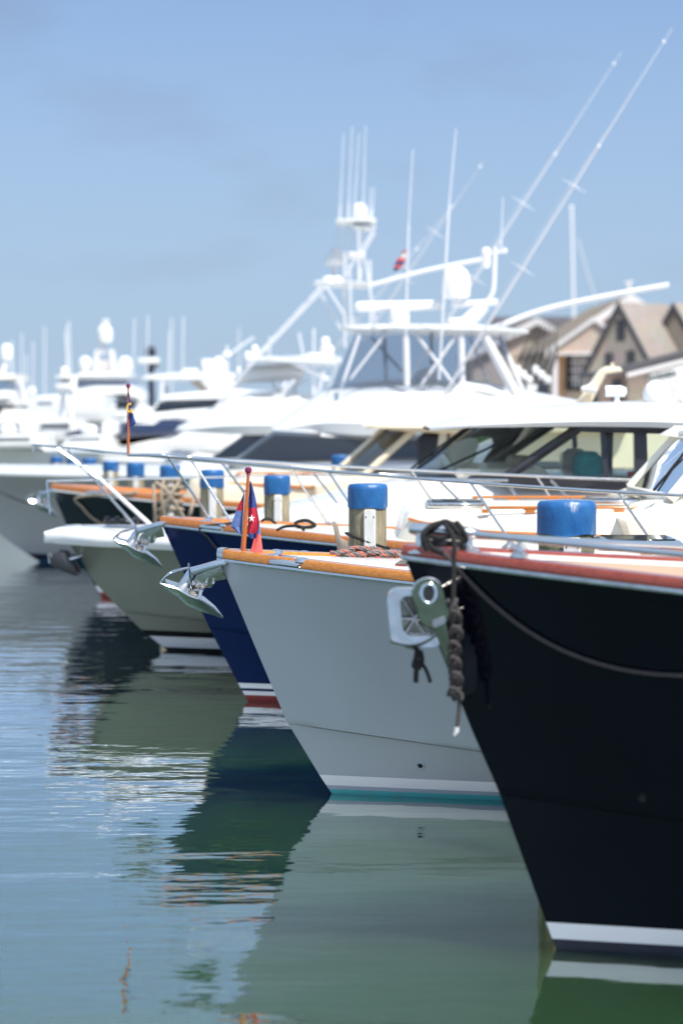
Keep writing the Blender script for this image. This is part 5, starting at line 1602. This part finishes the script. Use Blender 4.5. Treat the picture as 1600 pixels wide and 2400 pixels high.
d = 66.0
yc = thing('motor_yacht', 'white yacht with one round dome and tan canopy at the far left', 'motor yacht', (X(-160, d), d, 0), GB)
hullbox(yc, -260, d, 1010, 20, 2.8)
block('deckhouse', yc, [(-150, 1010), (-60, 960), (60, 958), (120, 975), (150, 1020)], d, 2.5, b=.3)
band('window', yc, [(-80, 962), (-40, 952), (40, 948), (34, 962)], d, 2.53)
block('flybridge', yc, [(-90, 955), (-60, 925), (40, 915), (62, 925), (65, 950)], d, 2.3, b=.2)
hardtop(xz([(-110, 885), (-80, 878), (0, 876), (50, 879)], d), xz([(-100, 892), (0, 893), (50, 890)], d), d, 1.8, OFFW, yc, nose=.6, crown=.03)
block('canopy_shade', yc, [(-90, 893), (42, 893), (40, 912), (-80, 915)], d, 1.6, VINYL, b=.02)
dome(yc, 16, 842, 28, 36, d); poles('mast', [((16, 842), (5, 878), .09, d), ((28, 800), (29, 878), .02, d)], yc)
poles('hardtop_leg', [((48, 890), (60, 945), .06, d - 1.7), ((40, 890), (45, 935), .04, d - 1.6)], yc)
for px, yt in ((52, 780), (63, 830), (78, 800)): poles('antenna', [((px, yt), (px, 940), .012, d)], yc)

d = 80.0
yd = thing('motor_yacht', 'low white cruiser between two larger yachts with a small dome aft', 'motor yacht', (X(40, d), d, 0), GB)
hullbox(yd, -20, d, 985, 20, 2.4)
block('deckhouse', yd, [(40, 985), (80, 930), (160, 924), (260, 926), (260, 990)], d, 2.1, b=.2)
band('window', yd, [(82, 946), (85, 940), (142, 939), (142, 946)], d, 2.13, mat('pale_blue_glass', (0.2, 0.2, 0.2)))
dome(yd, 75, 926, 18, 20, d)

d = 58.0
yg = thing('fishing_boat', 'white fishing boat with cluttered radar mast and thin whip antennas', 'fishing boat', (X(100, d), d, 0), GB)
hullbox(yg, 20, d, 1035, 13, 2.2)
block('wheelhouse', yg, [(95, 1035), (112, 985), (190, 980), (200, 1035)], d, 1.5, b=.15)
band('window', yg, [(108, 1000), (112, 990), (180, 988), (180, 1002)], d, 1.53, mat('grey_glass', (0.16, 0.17, 0.18), .1, var=.2))
poles('mast', [((150, 870), (146, 985), .07, d), ((168, 880), (168, 985), .05, d)], yg)
block('radar_platform', yg, [(134, 880), (174, 880), (172, 888), (136, 888)], d, .4, b=.03); block('radar_platform', yg, [(134, 900), (170, 898), (172, 912), (138, 914)], d, .5, b=.04); dome(yg, 151, 882, 18, 22, d); dome(yg, 168, 915, 26, 36, d, name='radar_dome')
for px, yt in ((153, 776), (162, 752), (156, 760)): poles('antenna', [((px, yt), (px + 5, 880), .014, d)], yg)

d = 47.5
for (bx, lab, w1, wn) in ((-40, 'small white launch with pale windscreen at the far left', 150, .9), (150, 'small white launch with dark window slit beside the far piles', 120, .9)):
    yl = thing('launch', lab, 'launch', (X(bx, d), d, 0), GB)
    hullbox(yl, bx - 40, d, 1050, 8, 1.6)
    block('cuddy', yl, [(bx, 1050), (bx + 30, 1020), (bx + w1, 1016), (bx + w1 + 10, 1052)], d, 1.2, b=.12)
    band('window', yl, [(bx + 26, 1030), (bx + 34, 1023), (bx + w1 - 20, 1022), (bx + w1 - 20, 1029)], d, 1.22, mat('grey_glass', (0.16, 0.17, 0.18)))
    dome(yl, bx + 60, 1017, 40, 22, d, name='life_raft'); block('console', yl, [(bx + 90, 1016), (bx + 95, 990), (bx + 130, 990), (bx + 130, 1016)], d, .5, b=.05)
    d += 2

d = 120.0
for k, (px, yt, lab) in enumerate(((105, 765, 'distant sailing boat left of the fishing boat'), (402, 745, 'distant sailing boat behind the flybridge yacht'), (560, 770, 'distant sailing boat behind the tower boat'))):
    ys = thing('sailing_boat', lab, 'sailing boat', (X(px - 40, d + k * 6), d + k * 6, 0), 'distant sailing boats')
    hullbox(ys, px - 60, d + k * 6, 985, 9, 1.5)
    poles('mast', [((px, yt), (px, 985), .035, d + k * 6)], ys)
# sailing boat whose mast shows in front of the cottages
d = 112.0
ys = thing('sailing_boat', 'sailing boat whose bare mast and stay rise behind the cottage roof', 'sailing boat', (X(1300, d), d, 0))
hullbox(ys, 1240, d, 1000, 10, 1.5)
poles('mast', [((1338, 490), (1348, 1000), .075, d)], ys)
poles('stay', [((1352, 560), (1392, 695), .035, d), ((1392, 695), (1440, 1000), .02, d)], ys, GALU)
mh = MB(); mh.lathe(P(1338, 490, d), [(.07, 0), (.09, .08), (.04, .16), (0, .18)], 12); build('masthead', mh, PLASTW, ys)

# rods standing in a rack near the cottages
d = 60.0
rk = thing('rod_rack', 'rack of dark fishing rods with white reels before the cottage wall', 'rod rack', P(1245, 960, d))
for k in range(6):
    mb = MB(); mb.tube([P(1200 + k * 16, 905, d), P(1222 + k * 16, 830, d), P(1256 + k * 9, 760, d)], [.05, .03, .012], 6)
    build('rod', mb, PLASTB, rk)
    mb = MB(); mb.lathe(P(1212 + k * 14, 868 + (k % 3) * 12, d - .1), [(.03, -.1), (.08, -.05), (.09, .05), (.03, .12)], 10); build('reel', mb, PLASTW, rk)
block('rack_base', rk, [(1190, 900), (1285, 900), (1285, 1000), (1190, 1000)], d, .2, DARKFR, b=.02)
block('white_tub', rk, [(1230, 902), (1258, 902), (1254, 918), (1234, 918)], d - .3, .2, b=.04)

# ================================================================== cottages on the pier
pm = MB(); pm.box((40, 108, 0.35), (72, 64, 1.3), 0, 0.0)
po = struct(build('pier', pm, PLANK))
def uvw(co, n):
    if abs(n.x) > abs(n.y): u = co.y
    else: u = co.x
    v = co.z if abs(n.z) < 0.3 else co.z * 1.35
    return (u, v)
def cottage(name, label, cx, cy, w, l, z0, ze, zr, yaw, wallm, roofm, over=0.25, wins=(), trimm=None):
    trimm = trimm or TRIM
    """gable cottage; local gable faces -y, ridge along y. wins: (face 'g'|'l', u, z, w, h)"""
    o = thing(name, label, 'cottage', (cx, cy, z0), 'shingled cottages on the pier')
    M = Matrix.Rotation(yaw, 3, 'Z'); C = Vector((cx, cy, 0))
    def T(x, y, z): return tuple(M @ Vector((x, y, 0)) + C + Vector((0, 0, z)))
    h = w / 2
    mb = MB()
    mb.add([T(-h, 0, z0), T(h, 0, z0), T(h, 0, ze), T(0, 0, zr), T(-h, 0, ze), T(-h, l, z0), T(h, l, z0), T(h, l, ze), T(0, l, zr), T(-h, l, ze)],
           [(0, 1, 2, 3, 4), (5, 9, 8, 7, 6), (0, 4, 9, 5), (1, 6, 7, 2)])
    def uvl(co, n):
        q = M.inverted() @ (co - C); nn = M.inverted() @ n
        return (q.y if abs(nn.x) > abs(nn.y) else q.x, co.z)
    build('wall', mb, wallm, o, uv=uvl)
    rb = MB(); sl = (zr - ze) / h; t = 0.09
    for sd in (-1, 1):
        xo = sd * (h + over); zo = ze - sl * over
        a = [(-0.0 * sd, zr + t * 1.2), (xo, zo + t * 1.2), (xo, zo + 0.01), (0, zr + 0.01)]
        vs = [T(x, -over, z) for x, z in a] + [T(x, l + over, z) for x, z in a]
        rb.add(vs, [(0, 1, 2, 3), (7, 6, 5, 4), (0, 4, 5, 1), (1, 5, 6, 2), (2, 6, 7, 3)])
    def uvr(co, n):
        q = M.inverted() @ (co - C)
        return (q.y, co.z * 1.4)
    rf = build('roof', rb, roofm, o, uv=uvr)
    tb = MB()
    for sd in (-1, 1):
        xo = sd * (h + over); zo = ze - sl * over
        vs = [T(0, -over - .05, zr - 0.16), T(0, -over - .05, zr + 0.125), T(xo, -over - .05, zo + 0.125), T(xo, -over - .05, zo - 0.16)]
        vs += [T(0, -over - .005, zr - 0.16), T(0, -over - .005, zr + 0.125), T(xo, -over - .005, zo + 0.125), T(xo, -over - .005, zo - 0.16)]
        tb.add(vs, [(0, 1, 2, 3), (0, 4, 5, 1), (3, 2, 6, 7), (0, 3, 7, 4), (1, 5, 6, 2)])
    build('rake_board', tb, trimm, rf)
    def local_box(x, y, z, sx, sy, sz, m, nm, par, bev=.01):
        b = MB(); b.box((0, 0, 0), (sx, sy, sz), 0, bev)
        b.v = [T(v[0] + x, v[1] + y, v[2] + z) for v in b.v]
        return build(nm, b, m, par)
    for (fc, u, z, ww, hh) in wins:
        if fc == 'g':
            f = local_box(u, -0.03, z, ww + (.16 if w > 4 else .05), .07, hh + (.16 if w > 4 else .05), trimm, 'window', o)
            local_box(u, -0.06, z, ww, .03, hh, PANE, 'pane', f, 0)
            b = MB()
            for k in (1, 2):
                q = MB(); q.box((u - ww / 2 + ww * k / 3, -.085, z), (.04, .02, hh)); b.add([T(*v) for v in q.v], q.f)
            for k in (1, 2):
                q = MB(); q.box((u, -.088, z - hh / 2 + hh * k / 3), (ww, .02, .04)); b.add([T(*v) for v in q.v], q.f)
            build('glazing_bars', b, trimm, f)
        else:
            f = local_box(-h - 0.03, u, z, .07, ww + .16, hh + .16, TRIM, 'window', o)
            local_box(-h - 0.06, u, z, .03, ww, hh, PANE, 'pane', f, 0)
    return o, T, local_box
da = 80.0
ca, T_, lb = cottage('cottage', 'shingled cottage with brown roof, broad peach gable and porch', X(1475, da), da, 5.1, 14, 1.0, Z(818, da), Z(697, da), 0, SHINGLE, ROOFBR,
                 wins=(('l', 3.5, 2.6, .8, 1.3), ('l', 9, 2.6, .8, 1.3)))
# lower porch gable on its front
pg = MB(); dp = 78.6
pp = xz([(1294, 822), (1392, 750), (1425, 775), (1425, 830), (1294, 830)], dp)
pg.prof(pp, dp, dp + 1.3)
build('porch_gable', pg, SHINGLE, ca, uv=uvw)
pb_ = MB()
pb_.prof(xz([(1290, 824), (1290, 814), (1391, 742), (1428, 768), (1428, 778), (1391, 753)], dp), dp - .12, dp - .01)
pb_.prof(xz([(1294, 826), (1425, 826), (1425, 832), (1294, 832)], dp), dp - .10, dp + .02)
build('porch_trim', pb_, TRIM, ca)
for px in (1300, 1424):
    b = MB(); b.box((X(px, dp), dp + .05, (1.0 + Z(830, dp)) / 2), (.16, .16, Z(830, dp) - 1.0), 0, .02); build('porch_post', b, TRIM, ca)
b = MB(); b.box((X(1314, da), da - .05, 2.7), (.28, .06, 2.6)); build('door', b, mat('orange_brown_door', (0.42, 0.25, 0.13), .5, var=.2), ca)
for (pa, pb2) in ((1334, 1378), (1390, 1408)):
    f = MB(); f.box(((X(pa, da) + X(pb2, da)) / 2, da - .05, Z(868, da)), (X(pb2, da) - X(pa, da) + .3, .06, 1.35)); fo_ = build('window', f, DARKFR, ca)
    q = MB(); q.box(((X(pa, da) + X(pb2, da)) / 2, da - .085, Z(868, da)), (X(pb2, da) - X(pa, da), .02, 1.1)); build('pane', q, PANE, fo_)
    q = MB()
    nb = 4 if pb2 - pa > 30 else 1
    for k in range(1, nb + 1): q.box((lerp(X(pa, da), X(pb2, da), k / (nb + 1)), da - .10, Z(868, da)), (.05, .02, 1.1))
    for k in range(1, 4): q.box(((X(pa, da) + X(pb2, da)) / 2, da - .103, Z(868, da) - .55 + 1.1 * k / 4), (X(pb2, da) - X(pa, da), .02, .05))
    build('glazing_bars', q, TRIM, fo_)
cv = MB(); cv.tube([P(1472, 704, da), P(1472, 662, da)], .07, 8); cv.tube([P(1462, 664, da), P(1484, 660, da)], .03, 6)
build('weather_vane', cv, TRIM, ca)
# steep-gabled cottage turned away from the sun
ang = R(-38)
db = 68.0
cbx = X(1452, db)
cot2, _, lb2 = cottage('cottage', 'steep gabled cottage with grey shingle roof in front of the porch cottage', cbx, db, 2.3, 2.6, 1.0, Z(872, db), Z(716, db), ang, SHINGLE, ROOFSH, over=.06, wins=(('g', 0.02, Z(775, db), .2, .55), ('g', -.35, Z(845, db), .2, .35), ('g', .35, Z(842, db), .2, .4)), trimm=DARKROOF)
cot3, _, _ = cottage('cottage', 'steep gabled cottage whose roof runs off behind the low sign building', X(1580, db + 1), db + 1, 2.6, 4.5, 1.0, Z(880, db), Z(716, db), ang, SHINGLE, ROOFSH, over=.06, trimm=DARKROOF)
# low building with the sign
dd = 58.0
low = thing('shop', 'low shingled shop with dark sloping roof edge and hanging sign', 'shop', (X(1500, dd), dd, 1.0))
wl = MB(); wl.prof(xz([(1472, 880), (1640, 832), (1640, 1010), (1472, 1010)], dd), dd, dd + 3)
build('wall', wl, SHINGLE, low, uv=uvw)
wl2 = MB(); wl2.prof(xz([(1392, 878), (1472, 878), (1472, 1010), (1392, 1010)], dd + 1), dd + .8, dd + 3)
build('side_wall', wl2, SHINGLE, low, uv=uvw)
rr2 = MB(); rr2.prof(xz([(1390, 884), (1390, 874), (1470, 858), (1640, 815), (1640, 830), (1470, 874)], dd), dd - .3, dd + 3.2)
build('roof', rr2, DARKROOF, low)
rt2 = MB(); rt2.prof(xz([(1464, 884), (1464, 875), (1640, 831), (1640, 840)], dd), dd - .34, dd - .305)
build('fascia', rt2, TRIM, low)
for px in (1388, 1445):
    b = MB(); b.box((X(px + 8, dd), dd + .76, 2.3), (.22, .05, 1.3)); build('door', b, PANE, low)
sg = thing('sign_board', 'white sign board with dark lettering under the shop eave', 'sign', P(1556, 890, dd - .3))
b = MB(); b.prof(xz([(1514, 880), (1518, 877), (1596, 857), (1600, 858), (1600, 892), (1518, 902), (1514, 899)], dd), dd - .40, dd - .36, 0, .008)
build('board', b, TRIM, sg)
tcu = bpy.data.curves.new('lettering', 'FONT'); tcu.body = 'GARMIN'; tcu.size = 0.19; tcu.extrude = .006; tcu.offset = .006; tcu.align_x = 'CENTER'; tcu.align_y = 'CENTER'
tcu.materials.append(mat('dark_green_lettering', (0.04, 0.07, 0.06), .6, var=.1))
tmp_ = bpy.data.objects.new('lettering_curve', tcu); COL.objects.link(tmp_)
bpy.context.view_layer.update()
tme = bpy.data.meshes.new_from_object(tmp_.evaluated_get(bpy.context.evaluated_depsgraph_get()))
bpy.data.objects.remove(tmp_)
to_ = bpy.data.objects.new('lettering', tme); COL.objects.link(to_); to_.parent = sg
to_.location = P(1550, 881, dd - .415) - Vector(sg.location); to_.rotation_euler = (R(90), R(-11), 0)
# cottage behind on the left and a dark roof line beyond
cottage('cottage', 'small peach gabled cottage half hidden behind the sportfisher hardtop', X(1256, 96), 96, 5.0, 8, 1.0, Z(830, 96), Z(752, 96), 0, SHINGLE, ROOFBR, wins=(('g', 0, 2.6, .8, 1.1),))
cottage('cottage', 'dark roofed long cottage furthest behind', X(1315, 125), 123, 3, 3.6, 1.0, Z(772, 125), Z(750, 125), R(90), SHINGLE, DARKROOF, trimm=DARKROOF)
